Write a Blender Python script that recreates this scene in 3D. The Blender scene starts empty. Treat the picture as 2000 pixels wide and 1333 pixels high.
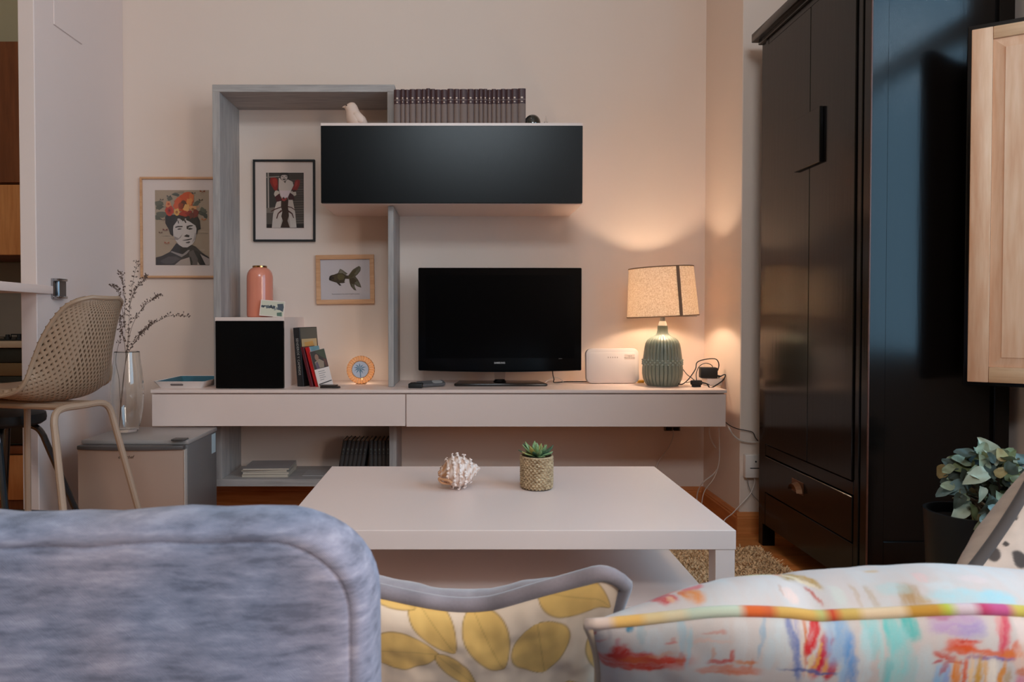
import bpy, bmesh, math, random
import numpy as np
from mathutils import Vector, Matrix

random.seed(11)
rng = np.random.default_rng(11)
SC = bpy.context.scene
COL = SC.collection
PI = math.pi
R = math.radians

# ------------------------------------------------------------------ camera, world, daylight, exposure
PITCH = R(1.1)
EYE = 1.005                                   # lens height above the floor (m)
cam_d = bpy.data.cameras.new('camera')
cam_d.sensor_width = 36.0
cam_d.lens = 25.2                             # 1400 px focal length on a 2000 px frame
cam_d.shift_x = 0.05
cam_d.shift_y = -0.01225
cam_d.clip_start = 0.02
cam_d.dof.use_dof = True
cam_d.dof.focus_distance = 3.2
cam_d.dof.aperture_fstop = 9.0
cam = bpy.data.objects.new('camera', cam_d)
cam.location = (0, 0, EYE)
cam.rotation_euler = (PI / 2 - PITCH, 0, 0)
COL.objects.link(cam)
SC.camera = cam

world = bpy.data.worlds.new('sky')
SC.world = world
world.use_nodes = True
wb = world.node_tree.nodes['Background']
wb.inputs[0].default_value = (0.45, 0.65, 1.0, 1)
wb.inputs[1].default_value = 0.6


def area(name, loc, rot, sx, sy, watts, color):
    l = bpy.data.lights.new(name, 'AREA')
    l.shape = 'RECTANGLE'
    l.size, l.size_y = sx, sy
    l.energy = watts
    l.color = color
    o = bpy.data.objects.new(name, l)
    o.location = loc
    o.rotation_euler = rot
    COL.objects.link(o)
    return o


# daylight standing in the two window openings (side window on the right, high window behind the camera)
area('daylight_side_window', (1.93, 1.07, 1.78), (0, R(90), 0), 1.90, 1.90, 27, (0.34, 0.69, 0.95))
area('daylight_rear_side_window', (1.93, -0.70, 1.80), (0, R(90), 0), 1.65, 1.20, 40, (1.0, 0.86, 0.74))
area('daylight_high_window', (0.15, -1.72, 3.30), (R(90), 0, 0), 1.4, 0.70, 40, (0.74, 0.85, 0.92))

vs = SC.view_settings
vs.view_transform = 'Standard'
vs.look = 'None'
vs.exposure = 0.88
vs.gamma = 1.0
vs.use_curve_mapping = False


# ------------------------------------------------------------------ helpers
def at(px, py, Y):
    """world point that a pixel of the photograph shows when it lies at distance Y"""
    u = (px - 900.0) / 1400.0
    v = (642.0 - py) / 1400.0
    t = Y / (math.cos(PITCH) + v * math.sin(PITCH))
    return Vector((u * t, Y, EYE + (v * math.cos(PITCH) - math.sin(PITCH)) * t))


def lin(c):
    c = c / 255.0
    return c / 12.92 if c <= 0.04045 else ((c + 0.055) / 1.055) ** 2.4


def S(r, g, b):
    return (lin(r), lin(g), lin(b), 1.0)


def tag(o, label=None, cat=None, group=None, kind=None):
    if label: o['label'] = label
    if cat: o['category'] = cat
    if group: o['group'] = group
    if kind: o['kind'] = kind
    return o


def thing(name, label, cat, loc=(0, 0, 0), rz=0.0, group=None):
    o = bpy.data.objects.new(name, None)
    o.empty_display_size = 0.05
    o.location = loc
    o.rotation_euler = (0, 0, rz)
    COL.objects.link(o)
    return tag(o, label, cat, group)


def copy_tree(o, parent=None):
    c = o.copy()
    COL.objects.link(c)
    if parent is not None:
        c.parent = parent
    for ch in list(o.children):
        copy_tree(ch, c)
    return c


def base_matrix(o):
    M = Matrix.Translation(o.location) @ o.rotation_euler.to_matrix().to_4x4()
    if o.parent is not None:
        return base_matrix(o.parent) @ M
    return M


def spline(pts, k=6, closed=False):
    pts = [Vector(p) for p in pts]
    out = []
    n = len(pts)
    segs = n if closed else n - 1
    for i in range(segs):
        if closed:
            p0, p1, p2, p3 = pts[(i - 1) % n], pts[i], pts[(i + 1) % n], pts[(i + 2) % n]
        else:
            p0, p1, p2, p3 = pts[max(i - 1, 0)], pts[i], pts[i + 1], pts[min(i + 2, n - 1)]
        for j in range(k):
            t = j / k
            out.append(0.5 * ((2 * p1) + (p2 - p0) * t + (2 * p0 - 5 * p1 + 4 * p2 - p3) * t * t
                              + (3 * p1 - p0 - 3 * p2 + p3) * t ** 3))
    if not closed:
        out.append(pts[-1])
    return out


class MB:
    """collects shapes in one bmesh, then links them as ONE mesh object"""

    def __init__(self):
        self.bm = bmesh.new()
        self.col = None

    def _merge(self, tb, mi=0, M=None):
        for f in tb.faces:
            f.material_index = mi
        if M is not None:
            tb.transform(M)
        me = bpy.data.meshes.new('tmp')
        tb.to_mesh(me)
        tb.free()
        self.bm.from_mesh(me)
        bpy.data.meshes.remove(me)
        return self

    def box(self, x0, x1, y0, y1, z0, z1, bevel=0.0, seg=2, mi=0, M=None):
        tb = bmesh.new()
        vs = [tb.verts.new(p) for p in ((x0, y0, z0), (x1, y0, z0), (x1, y1, z0), (x0, y1, z0),
                                        (x0, y0, z1), (x1, y0, z1), (x1, y1, z1), (x0, y1, z1))]
        for f in ((0, 3, 2, 1), (4, 5, 6, 7), (0, 1, 5, 4), (1, 2, 6, 5), (2, 3, 7, 6), (3, 0, 4, 7)):
            tb.faces.new([vs[i] for i in f])
        if bevel > 0:
            bmesh.ops.bevel(tb, geom=list(tb.edges), offset=bevel, segments=seg, affect='EDGES', profile=0.5, clamp_overlap=True)
        return self._merge(tb, mi, M)

    def prism(self, poly, z0, z1, mi=0, M=None, bevel=0.0):
        tb = bmesh.new()
        a = [tb.verts.new((p[0], p[1], z0)) for p in poly]
        b = [tb.verts.new((p[0], p[1], z1)) for p in poly]
        n = len(poly)
        tb.faces.new(a[::-1])
        tb.faces.new(b)
        for i in range(n):
            tb.faces.new((a[i], a[(i + 1) % n], b[(i + 1) % n], b[i]))
        bmesh.ops.recalc_face_normals(tb, faces=list(tb.faces))
        if bevel > 0:
            bmesh.ops.bevel(tb, geom=list(tb.edges), offset=bevel, segments=2, affect='EDGES', profile=0.5, clamp_overlap=True)
        return self._merge(tb, mi, M)

    def loops(self, rings, closed_ring=True, cap0=True, cap1=True, mi=0, M=None):
        tb = bmesh.new()
        vr = [[tb.verts.new(p) for p in r] for r in rings]
        for a, b in zip(vr[:-1], vr[1:]):
            n = len(a)
            for i in range(n if closed_ring else n - 1):
                j = (i + 1) % n
                tb.faces.new((a[i], a[j], b[j], b[i]))
        if cap0 and closed_ring:
            tb.faces.new(vr[0][::-1])
        if cap1 and closed_ring:
            tb.faces.new(vr[-1])
        bmesh.ops.recalc_face_normals(tb, faces=list(tb.faces))
        return self._merge(tb, mi, M)

    def lathe(self, prof, n=32, rfun=None, cap0=True, cap1=True, mi=0, M=None):
        rings = []
        for r, z in prof:
            rings.append([(r * (rfun(2 * PI * i / n, z) if rfun else 1) * math.cos(2 * PI * i / n),
                           r * (rfun(2 * PI * i / n, z) if rfun else 1) * math.sin(2 * PI * i / n), z) for i in range(n)])
        return self.loops(rings, True, cap0, cap1, mi, M)

    def tube(self, pts, r, n=8, closed=False, mi=0, M=None):
        pts = [Vector(p) for p in pts]
        m = len(pts)
        rs = r if isinstance(r, (list, tuple)) else [r] * m
        tb = bmesh.new()
        prev = None
        rings = []
        for i, p in enumerate(pts):
            if closed:
                t = pts[(i + 1) % m] - pts[(i - 1) % m]
            else:
                t = pts[min(i + 1, m - 1)] - pts[max(i - 1, 0)]
            if t.length < 1e-9:
                t = Vector((0, 0, 1))
            t.normalize()
            if prev is None:
                ref = Vector((0, 0, 1)) if abs(t.z) < 0.9 else Vector((1, 0, 0))
                a = t.cross(ref).normalized()
            else:
                a = (prev - t * prev.dot(t))
                if a.length < 1e-6:
                    a = t.orthogonal()
                a.normalize()
            prev = a
            b = t.cross(a)
            rings.append([tb.verts.new(p + (a * math.cos(2 * PI * k / n) + b * math.sin(2 * PI * k / n)) * rs[i]) for k in range(n)])
        for i in range(m if closed else m - 1):
            A, B = rings[i], rings[(i + 1) % m]
            for k in range(n):
                tb.faces.new((A[k], A[(k + 1) % n], B[(k + 1) % n], B[k]))
        if not closed:
            tb.faces.new(rings[0][::-1])
            tb.faces.new(rings[-1])
        bmesh.ops.recalc_face_normals(tb, faces=list(tb.faces))
        return self._merge(tb, mi, M)

    def ball(self, c, r, u=10, v=8, mi=0, M=None, scale=(1, 1, 1)):
        tb = bmesh.new()
        bmesh.ops.create_uvsphere(tb, u_segments=u, v_segments=v, radius=1.0)
        tb.transform(Matrix.Translation(c) @ Matrix.Diagonal((r * scale[0], r * scale[1], r * scale[2], 1)))
        return self._merge(tb, mi, M)

    def rslab(self, hx, hz, r, prof, n=6, mi=0, M=None, fan=False):
        """rounded rectangle in XZ lofted along Y; prof = [(inset, y), ...]"""
        rings = []
        for ins, y in prof:
            rr = max(r - ins, 0.0005)
            ring = []
            for cx, cz, a0 in ((hx - r, hz - r, 0), (-(hx - r), hz - r, 90), (-(hx - r), -(hz - r), 180), (hx - r, -(hz - r), 270)):
                if ins > r:
                    k = ins - r
                    cx -= math.copysign(k, cx)
                    cz -= math.copysign(k, cz)
                for i in range(n + 1):
                    a = R(a0 + 90 * i / n)
                    ring.append((cx + rr * math.cos(a), y, cz + rr * math.sin(a)))
            rings.append(ring)
        return self.loops(rings, True, True, True, mi, M)

    def face(self, pts, mi=0):
        f = self.bm.faces.new([self.bm.verts.new(p) for p in pts])
        f.material_index = mi
        return self

    def cface(self, pts, color):
        if self.col is None:
            self.col = self.bm.verts.layers.float_color.new('Col')
        vs_ = [self.bm.verts.new(p) for p in pts]
        for v in vs_:
            v[self.col] = color
        self.bm.faces.new(vs_)
        return self

    def build(self, name, mats, parent=None, world=False, smooth=True, kind=None, label=None, angle=0.6):
        if parent is not None and world:
            self.bm.transform(base_matrix(parent).inverted())
        if smooth:
            for f in self.bm.faces:
                f.smooth = True
            for e in self.bm.edges:
                if len(e.link_faces) == 2 and e.calc_face_angle(0) > angle:
                    e.smooth = False
        me = bpy.data.meshes.new(name)
        self.bm.to_mesh(me)
        self.bm.free()
        for m in (mats if isinstance(mats, (list, tuple)) else [mats]):
            me.materials.append(m)
        o = bpy.data.objects.new(name, me)
        COL.objects.link(o)
        if parent is not None:
            o.parent = parent
        if kind: o['kind'] = kind
        if label: o['label'] = label
        return o


def np_mesh(name, verts, faces, mats, parent=None, cols=None, smooth=True, kind=None, mi=None):
    me = bpy.data.meshes.new(name)
    me.from_pydata([tuple(v) for v in verts], [], faces)
    if smooth:
        me.polygons.foreach_set('use_smooth', [True] * len(me.polygons))
    if mi is not None:
        me.polygons.foreach_set('material_index', mi)
    if cols is not None:
        at_ = me.attributes.new('Col', 'FLOAT_COLOR', 'POINT')
        at_.data.foreach_set('color', np.asarray(cols, dtype=np.float32).ravel())
    for m in (mats if isinstance(mats, (list, tuple)) else [mats]):
        me.materials.append(m)
    me.update()
    o = bpy.data.objects.new(name, me)
    COL.objects.link(o)
    if parent is not None:
        o.parent = parent
    if kind: o['kind'] = kind
    return o


def text_mesh(name, body, size, mat_, parent, M, extrude=0.0004, align='CENTER', shear=0.0, bold=0.0):
    cu = bpy.data.curves.new('txt', 'FONT')
    cu.body = body
    cu.size = size
    cu.align_x = align
    cu.align_y = 'CENTER'
    cu.extrude = extrude
    cu.shear = shear
    cu.offset = bold
    cu.resolution_u = 2
    tmp = bpy.data.objects.new('txt', cu)
    COL.objects.link(tmp)
    dg = bpy.context.evaluated_depsgraph_get()
    me = bpy.data.meshes.new_from_object(tmp.evaluated_get(dg))
    bpy.data.objects.remove(tmp)
    bpy.data.curves.remove(cu)
    me.name = name
    me.materials.clear()
    me.materials.append(mat_)
    me.transform(M)
    o = bpy.data.objects.new(name, me)
    COL.objects.link(o)
    o.parent = parent
    return o


FACE_CAM = Matrix.Rotation(R(90), 4, 'X')     # text / prints standing upright and facing -Y


# ------------------------------------------------------------------ materials
def new_mat(name):
    m = bpy.data.materials.new(name)
    m.use_nodes = True
    nt = m.node_tree
    return m, nt, nt.nodes['Principled BSDF']


def node(nt, typ, **kw):
    n = nt.nodes.new(typ)
    for k, v in kw.items():
        setattr(n, k, v)
    return n


def plain(name, col, rough=0.5, metal=0.0, spec=0.5, noise=0.0, nscale=20.0, bump=0.0, bscale=200.0,
          coat=0.0, stretch=None, sheen=0.0):
    """one colour with a little procedural mottling and relief"""
    m, nt, b = new_mat(name)
    b.inputs['Base Color'].default_value = col
    b.inputs['Roughness'].default_value = rough
    b.inputs['Metallic'].default_value = metal
    b.inputs['Specular IOR Level'].default_value = spec
    b.inputs['Coat Weight'].default_value = coat
    if sheen:
        b.inputs['Sheen Weight'].default_value = sheen
    tc = node(nt, 'ShaderNodeTexCoord')
    mp = node(nt, 'ShaderNodeMapping')
    nt.links.new(tc.outputs['Object'], mp.inputs[0])
    if stretch:
        mp.inputs['Scale'].default_value = stretch
    if noise > 0:
        n = node(nt, 'ShaderNodeTexNoise')
        n.inputs['Scale'].default_value = nscale
        n.inputs['Detail'].default_value = 5
        nt.links.new(mp.outputs[0], n.inputs['Vector'])
        mx = node(nt, 'ShaderNodeMix', data_type='RGBA')
        mx.inputs['A'].default_value = tuple(c * (1 - noise) for c in col[:3]) + (1,)
        mx.inputs['B'].default_value = tuple(min(1, c * (1 + noise)) for c in col[:3]) + (1,)
        nt.links.new(n.outputs['Fac'], mx.inputs['Factor'])
        nt.links.new(mx.outputs['Result'], b.inputs['Base Color'])
    if bump > 0:
        n2 = node(nt, 'ShaderNodeTexNoise')
        n2.inputs['Scale'].default_value = bscale
        n2.inputs['Detail'].default_value = 3
        nt.links.new(mp.outputs[0], n2.inputs['Vector'])
        bp = node(nt, 'ShaderNodeBump')
        bp.inputs['Strength'].default_value = bump
        bp.inputs['Distance'].default_value = 0.002
        nt.links.new(n2.outputs['Fac'], bp.inputs['Height'])
        nt.links.new(bp.outputs[0], b.inputs['Normal'])
    return m


def wood(name, c0, c1, rough=0.45, axis='X', scale=6.0, fine=60.0, per_piece=0.0, spec=0.4, bump=0.08):
    m, nt, b = new_mat(name)
    tc = node(nt, 'ShaderNodeTexCoord')
    oi = node(nt, 'ShaderNodeObjectInfo')
    add = node(nt, 'ShaderNodeVectorMath', operation='ADD')
    sc_ = node(nt, 'ShaderNodeVectorMath', operation='SCALE')
    cmb = node(nt, 'ShaderNodeCombineXYZ')
    for i in range(3):
        nt.links.new(oi.outputs['Random'], cmb.inputs[i])
    nt.links.new(cmb.outputs[0], sc_.inputs[0])
    sc_.inputs['Scale'].default_value = 37.0
    nt.links.new(tc.outputs['Object'], add.inputs[0])
    nt.links.new(sc_.outputs[0], add.inputs[1])
    mp = node(nt, 'ShaderNodeMapping')
    s = {'X': (0.09, 1, 1), 'Y': (1, 0.09, 1), 'Z': (1, 1, 0.09)}[axis]
    mp.inputs['Scale'].default_value = s
    nt.links.new(add.outputs[0], mp.inputs[0])
    n1 = node(nt, 'ShaderNodeTexNoise')
    n1.inputs['Scale'].default_value = scale
    n1.inputs['Detail'].default_value = 4
    n1.inputs['Distortion'].default_value = 0.6
    n2 = node(nt, 'ShaderNodeTexNoise')
    n2.inputs['Scale'].default_value = fine
    n2.inputs['Detail'].default_value = 4
    nt.links.new(mp.outputs[0], n1.inputs['Vector'])
    nt.links.new(mp.outputs[0], n2.inputs['Vector'])
    av = node(nt, 'ShaderNodeMath', operation='MULTIPLY_ADD')
    nt.links.new(n2.outputs['Fac'], av.inputs[0])
    av.inputs[1].default_value = 0.5
    m2 = node(nt, 'ShaderNodeMath', operation='MULTIPLY')
    nt.links.new(n1.outputs['Fac'], m2.inputs[0])
    m2.inputs[1].default_value = 0.5
    nt.links.new(m2.outputs[0], av.inputs[2])
    rp = node(nt, 'ShaderNodeValToRGB')
    rp.color_ramp.elements[0].position = 0.35
    rp.color_ramp.elements[1].position = 0.65
    rp.color_ramp.elements[0].color = c0
    rp.color_ramp.elements[1].color = c1
    nt.links.new(av.outputs[0], rp.inputs[0])
    last = rp.outputs[0]
    if per_piece:
        hs = node(nt, 'ShaderNodeHueSaturation')
        mr = node(nt, 'ShaderNodeMapRange')
        mr.inputs['To Min'].default_value = 1 - per_piece
        mr.inputs['To Max'].default_value = 1 + per_piece
        nt.links.new(oi.outputs['Random'], mr.inputs['Value'])
        nt.links.new(mr.outputs[0], hs.inputs['Value'])
        nt.links.new(last, hs.inputs['Color'])
        last = hs.outputs[0]
    nt.links.new(last, b.inputs['Base Color'])
    b.inputs['Roughness'].default_value = rough
    b.inputs['Specular IOR Level'].default_value = spec
    if bump:
        bp = node(nt, 'ShaderNodeBump')
        bp.inputs['Strength'].default_value = bump
        bp.inputs['Distance'].default_value = 0.002
        nt.links.new(n2.outputs['Fac'], bp.inputs['Height'])
        nt.links.new(bp.outputs[0], b.inputs['Normal'])
    return m


def printed(name, rough=0.6, bump=0.0, bscale=900.0, sheen=0.0, spec=0.3, weave=0.0):
    """flat print / dyed cloth: colour comes from the mesh's Col attribute"""
    m, nt, b = new_mat(name)
    a = node(nt, 'ShaderNodeAttribute', attribute_name='Col')
    b.inputs['Roughness'].default_value = rough
    b.inputs['Specular IOR Level'].default_value = spec
    b.inputs['Sheen Weight'].default_value = sheen
    last = a.outputs['Color']
    tc = node(nt, 'ShaderNodeTexCoord')
    if weave:
        n = node(nt, 'ShaderNodeTexNoise')
        n.inputs['Scale'].default_value = bscale
        nt.links.new(tc.outputs['Object'], n.inputs['Vector'])
        mr = node(nt, 'ShaderNodeMapRange')
        mr.inputs['To Min'].default_value = 1 - weave
        mr.inputs['To Max'].default_value = 1 + weave
        nt.links.new(n.outputs['Fac'], mr.inputs['Value'])
        hs = node(nt, 'ShaderNodeHueSaturation')
        nt.links.new(mr.outputs[0], hs.inputs['Value'])
        nt.links.new(last, hs.inputs['Color'])
        last = hs.outputs[0]
    nt.links.new(last, b.inputs['Base Color'])
    if bump:
        n = node(nt, 'ShaderNodeTexNoise')
        n.inputs['Scale'].default_value = bscale
        n.inputs['Detail'].default_value = 2
        nt.links.new(tc.outputs['Object'], n.inputs['Vector'])
        bp = node(nt, 'ShaderNodeBump')
        bp.inputs['Strength'].default_value = bump
        bp.inputs['Distance'].default_value = 0.001
        nt.links.new(n.outputs['Fac'], bp.inputs['Height'])
        nt.links.new(bp.outputs[0], b.inputs['Normal'])
    return m


def melange(name, cols, stretch=(1.0, 1.0, 6.0), scale=14.0, bump=0.35):
    """marled upholstery: streaky noise between several yarn colours plus a fine twill relief"""
    m, nt, b = new_mat(name)
    tc = node(nt, 'ShaderNodeTexCoord')
    mp = node(nt, 'ShaderNodeMapping')
    mp.inputs['Scale'].default_value = stretch
    nt.links.new(tc.outputs['Object'], mp.inputs[0])
    n = node(nt, 'ShaderNodeTexNoise')
    n.inputs['Scale'].default_value = scale
    n.inputs['Detail'].default_value = 8
    n.inputs['Roughness'].default_value = 0.65
    nt.links.new(mp.outputs[0], n.inputs['Vector'])
    rp = node(nt, 'ShaderNodeValToRGB')
    e = rp.color_ramp.elements
    e[0].position, e[0].color = 0.36, cols[0]
    e[1].position, e[1].color = 0.66, cols[-1]
    for i, c in enumerate(cols[1:-1]):
        k = e.new(0.36 + 0.30 * (i + 1) / (len(cols) - 1))
        k.color = c
    nt.links.new(n.outputs['Fac'], rp.inputs[0])
    w = node(nt, 'ShaderNodeTexWave', wave_type='BANDS', bands_direction='DIAGONAL')
    w.inputs['Scale'].default_value = 230.0
    w.inputs['Distortion'].default_value = 1.5
    nt.links.new(tc.outputs['Object'], w.inputs['Vector'])
    mx = node(nt, 'ShaderNodeMix', data_type='RGBA', blend_type='MULTIPLY')
    mx.inputs['Factor'].default_value = 0.12
    # slow drift between lavender grey and blue dye
    n3 = node(nt, 'ShaderNodeTexNoise')
    n3.inputs['Scale'].default_value = 5.0
    n3.inputs['Detail'].default_value = 2
    nt.links.new(tc.outputs['Object'], n3.inputs['Vector'])
    r3 = node(nt, 'ShaderNodeValToRGB')
    r3.color_ramp.elements[0].position, r3.color_ramp.elements[0].color = 0.40, S(236, 230, 234)
    r3.color_ramp.elements[1].position, r3.color_ramp.elements[1].color = 0.62, S(208, 222, 240)
    nt.links.new(n3.outputs['Fac'], r3.inputs[0])
    m3 = node(nt, 'ShaderNodeMix', data_type='RGBA', blend_type='MULTIPLY')
    m3.inputs['Factor'].default_value = 1.0
    nt.links.new(rp.outputs[0], m3.inputs['A'])
    nt.links.new(r3.outputs[0], m3.inputs['B'])
    nt.links.new(m3.outputs['Result'], mx.inputs['A'])
    nt.links.new(w.outputs['Color'], mx.inputs['B'])
    nt.links.new(mx.outputs['Result'], b.inputs['Base Color'])
    b.inputs['Roughness'].default_value = 0.95
    b.inputs['Specular IOR Level'].default_value = 0.15
    b.inputs['Sheen Weight'].default_value = 0.15
    bp = node(nt, 'ShaderNodeBump')
    bp.inputs['Strength'].default_value = bump
    bp.inputs['Distance'].default_value = 0.0015
    nt.links.new(w.outputs['Fac'], bp.inputs['Height'])
    nt.links.new(bp.outputs[0], b.inputs['Normal'])
    return m


def pane_mat(name, tint=(1, 1, 1, 1), gloss=0.06, rough=0.02):
    """thin pane: mostly clear with a faint mirror"""
    m, nt, b = new_mat(name)
    nt.nodes.remove(b)
    out = nt.nodes['Material Output']
    t = node(nt, 'ShaderNodeBsdfTransparent')
    t.inputs[0].default_value = tint
    g = node(nt, 'ShaderNodeBsdfGlossy')
    g.inputs['Roughness'].default_value = rough
    f = node(nt, 'ShaderNodeLayerWeight')
    f.inputs['Blend'].default_value = 0.5
    pw = node(nt, 'ShaderNodeMath', operation='POWER')
    pw.inputs[1].default_value = 5.0
    nt.links.new(f.outputs['Facing'], pw.inputs[0])
    mu = node(nt, 'ShaderNodeMath', operation='MULTIPLY_ADD')
    mu.inputs[1].default_value = 0.6
    mu.inputs[2].default_value = gloss
    mu.use_clamp = True
    nt.links.new(pw.outputs[0], mu.inputs[0])
    mx = node(nt, 'ShaderNodeMixShader')
    nt.links.new(mu.outputs[0], mx.inputs[0])
    nt.links.new(t.outputs[0], mx.inputs[1])
    nt.links.new(g.outputs[0], mx.inputs[2])
    nt.links.new(mx.outputs[0], out.inputs[0])
    return m


def glass_mat(name, col=(1, 1, 1, 1), rough=0.0, ior=1.45):
    m, nt, b = new_mat(name)
    b.inputs['Base Color'].default_value = col
    b.inputs['Roughness'].default_value = rough
    b.inputs['IOR'].default_value = ior
    b.inputs['Transmission Weight'].default_value = 1.0
    return m


def glow_mat(name, col, strength):
    m, nt, b = new_mat(name)
    b.inputs['Base Color'].default_value = col
    b.inputs['Emission Color'].default_value = col
    b.inputs['Emission Strength'].default_value = strength
    return m


M = {}
M['wall'] = plain('wall_paint', S(230, 208, 193), 0.75, spec=0.25, noise=0.02, nscale=3, bump=0.06, bscale=160)
M['wall_cool'] = plain('partition_paint', S(228, 208, 200), 0.7, spec=0.25, noise=0.02, nscale=3, bump=0.06, bscale=160)
M['kitchen_wall'] = plain('kitchen_paint', S(196, 182, 150), 0.8, spec=0.2, noise=0.03, nscale=4)
M['rear_wall'] = plain('rear_wall_dimmer', S(104, 92, 84), 0.8, spec=0.2)  # unseen wall given a dark tone to dim reflections in TV and doors
M['ceiling'] = plain('ceiling_paint', S(232, 218, 205), 0.85, spec=0.2)
M['white'] = plain('white_lacquer', S(238, 212, 200), 0.32, spec=0.45, noise=0.01, nscale=4)
M['table_white'] = plain('table_foil', S(242, 218, 208), 0.38, spec=0.45, noise=0.01, nscale=5)
M['white_plastic'] = plain('white_plastic', S(235, 222, 214), 0.4)
M['trim_white'] = plain('window_paint', S(225, 220, 214), 0.5)
M['grey_wood'] = wood('limed_grey_board', S(150, 142, 138), S(184, 174, 168), 0.6, 'Z', 14, 90, bump=0.12)
M['grey_wood_h'] = wood('limed_grey_board_flat', S(150, 142, 138), S(184, 174, 168), 0.6, 'X', 14, 90, bump=0.12)
M['floor'] = wood('oak_plank', S(176, 100, 46), S(216, 140, 78), 0.38, 'X', 7, 70, per_piece=0.12)
M['skirting'] = wood('oak_skirting', S(182, 102, 48), S(214, 136, 76), 0.4, 'X', 8, 60)
M['skirting_y'] = wood('oak_skirting_side', S(182, 102, 48), S(214, 136, 76), 0.4, 'Y', 8, 60)
M['black_gloss'] = plain('black_satin_door', S(8, 9, 10), 0.27, spec=0.20)
M['black_lacquer'] = None
M['dark_plastic'] = plain('dark_plastic', S(16, 16, 18), 0.35)
M['rubber'] = plain('black_rubber', S(20, 19, 19), 0.6)
M['chrome'] = plain('chrome', S(170, 170, 172), 0.18, metal=1.0)
M['steel'] = plain('brushed_steel', S(150, 146, 142), 0.35, metal=1.0)
M['brass'] = plain('brass', S(190, 140, 90), 0.2, metal=1.0)
M['paper'] = plain('paper', S(232, 212, 202), 0.8, spec=0.2)
M['print'] = printed('flat_print', 0.55)
M['black_lacquer'] = plain('black_brown_lacquer', S(16, 11, 9), 0.17, spec=0.28, noise=0.25, nscale=9, bump=0.10, bscale=60, stretch=(1, 1, 0.06))
M['worn_edge'] = plain('worn_edge', S(92, 48, 30), 0.5, noise=0.4, nscale=30)
M['kitchen_dark'] = wood('kitchen_dark_wood', S(112, 58, 28), S(140, 78, 42), 0.5, 'Z', 6, 60)
M['kitchen_light'] = wood('kitchen_light_wood', S(196, 122, 66), S(224, 154, 94), 0.5, 'Z', 6, 60)
M['pine'] = wood('pale_pine', S(214, 146, 104), S(236, 182, 144), 0.45, 'Z', 7, 70)
M['frame_oak'] = wood('frame_oak', S(200, 146, 104), S(222, 172, 130), 0.5, 'X', 14, 110)

# ------------------------------------------------------------------ the setting
BACK = 3.77        # face of the back wall
PIL = 3.28         # face of the pillar on the right
AX = 1.2815        # side face of the pillar
LX = -1.764        # face of the partition on the left
CEIL = 3.9

fl = MB().box(-3.4, 1.95, -1.75, 4.45, -0.12, -0.014).build('floor', M['floor'])
tag(fl, kind='structure')
pl = None
pw, plen = 0.12, 1.24
row = 0
y = -1.6
while y < 4.25:
    x = -3.3 - random.uniform(0, 0.9)
    while x < 1.8:
        a, b_ = max(x, -3.3), min(x + plen, 1.8)
        if b_ - a > 0.03:
            if pl is None or abs((b_ - a) - plen) > 1e-4:
                o = MB().box(-(b_ - a) / 2 + .0006, (b_ - a) / 2 - .0006, -pw / 2 + .0006, pw / 2 - .0006, -0.014, 0.0, 0.0015, 1).build('plank', M['floor'], fl, smooth=False)
                if abs((b_ - a) - plen) < 1e-4:
                    pl = o
            else:
                o = pl.copy()
                COL.objects.link(o)
                o.parent = fl
            o.location = ((a + b_) / 2, y + pw / 2, 0)
        x += plen
    y += pw

def struct(name, mb, mat_, parent=None, smooth=False):
    o = mb.build(name, mat_, parent, smooth=smooth)
    if parent is None:
        o['kind'] = 'structure'
    return o

struct('wall_back', MB().box(LX - 0.068, AX, BACK, 3.92, 0, CEIL), M['wall'])
struct('wall_left', MB().box(LX - 0.068, LX, 2.985, BACK, 0, CEIL, 0.003, 1), M['wall_cool'])
struct('wall_alcove', MB().box(AX, 1.95, PIL, 3.92, 0, CEIL, 0.003, 1), M['wall'])
WY0, WY1, WZ0, WZ1 = 0.10, 2.05, 0.80, 2.75
struct('wall_right', MB().box(1.80, 1.98, -1.6, -1.3, 0, CEIL).box(1.80, 1.98, -.1, WY0, 0, CEIL).box(1.80, 1.98, -1.3, -.1, 0, .95).box(1.80, 1.98, -1.3, -.1, 2.65, CEIL).box(1.80, 1.98, WY1, PIL, 0, CEIL)
       .box(1.80, 1.98, WY0, WY1, 0, WZ0).box(1.80, 1.98, WY0, WY1, WZ1, CEIL), M['wall'])
HX0, HX1, HZ0, HZ1 = -0.60, 0.90, 2.92, 3.68
struct('wall_rear', MB().box(-3.3, HX0, -1.75, -1.6, 0, CEIL).box(HX1, 1.98, -1.75, -1.6, 0, CEIL)
       .box(HX0, HX1, -1.75, -1.6, 0, HZ0).box(HX0, HX1, -1.75, -1.6, HZ1, CEIL), M['rear_wall'])
struct('wall_kitchen_back', MB().box(-3.3, LX - 0.068, 4.25, 4.35, 0, CEIL), M['kitchen_wall'])
struct('wall_kitchen_right', MB().box(LX - 0.068, LX, BACK + 0.15, 4.35, 0, CEIL), M['kitchen_wall'])
struct('wall_kitchen_left', MB().box(-3.42, -3.3, -1.75, 4.35, 0, CEIL), M['kitchen_wall'])
struct('ceiling', MB().box(-3.42, 1.98, -1.75, 4.35, CEIL, CEIL + 0.1), M['ceiling'])

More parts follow.
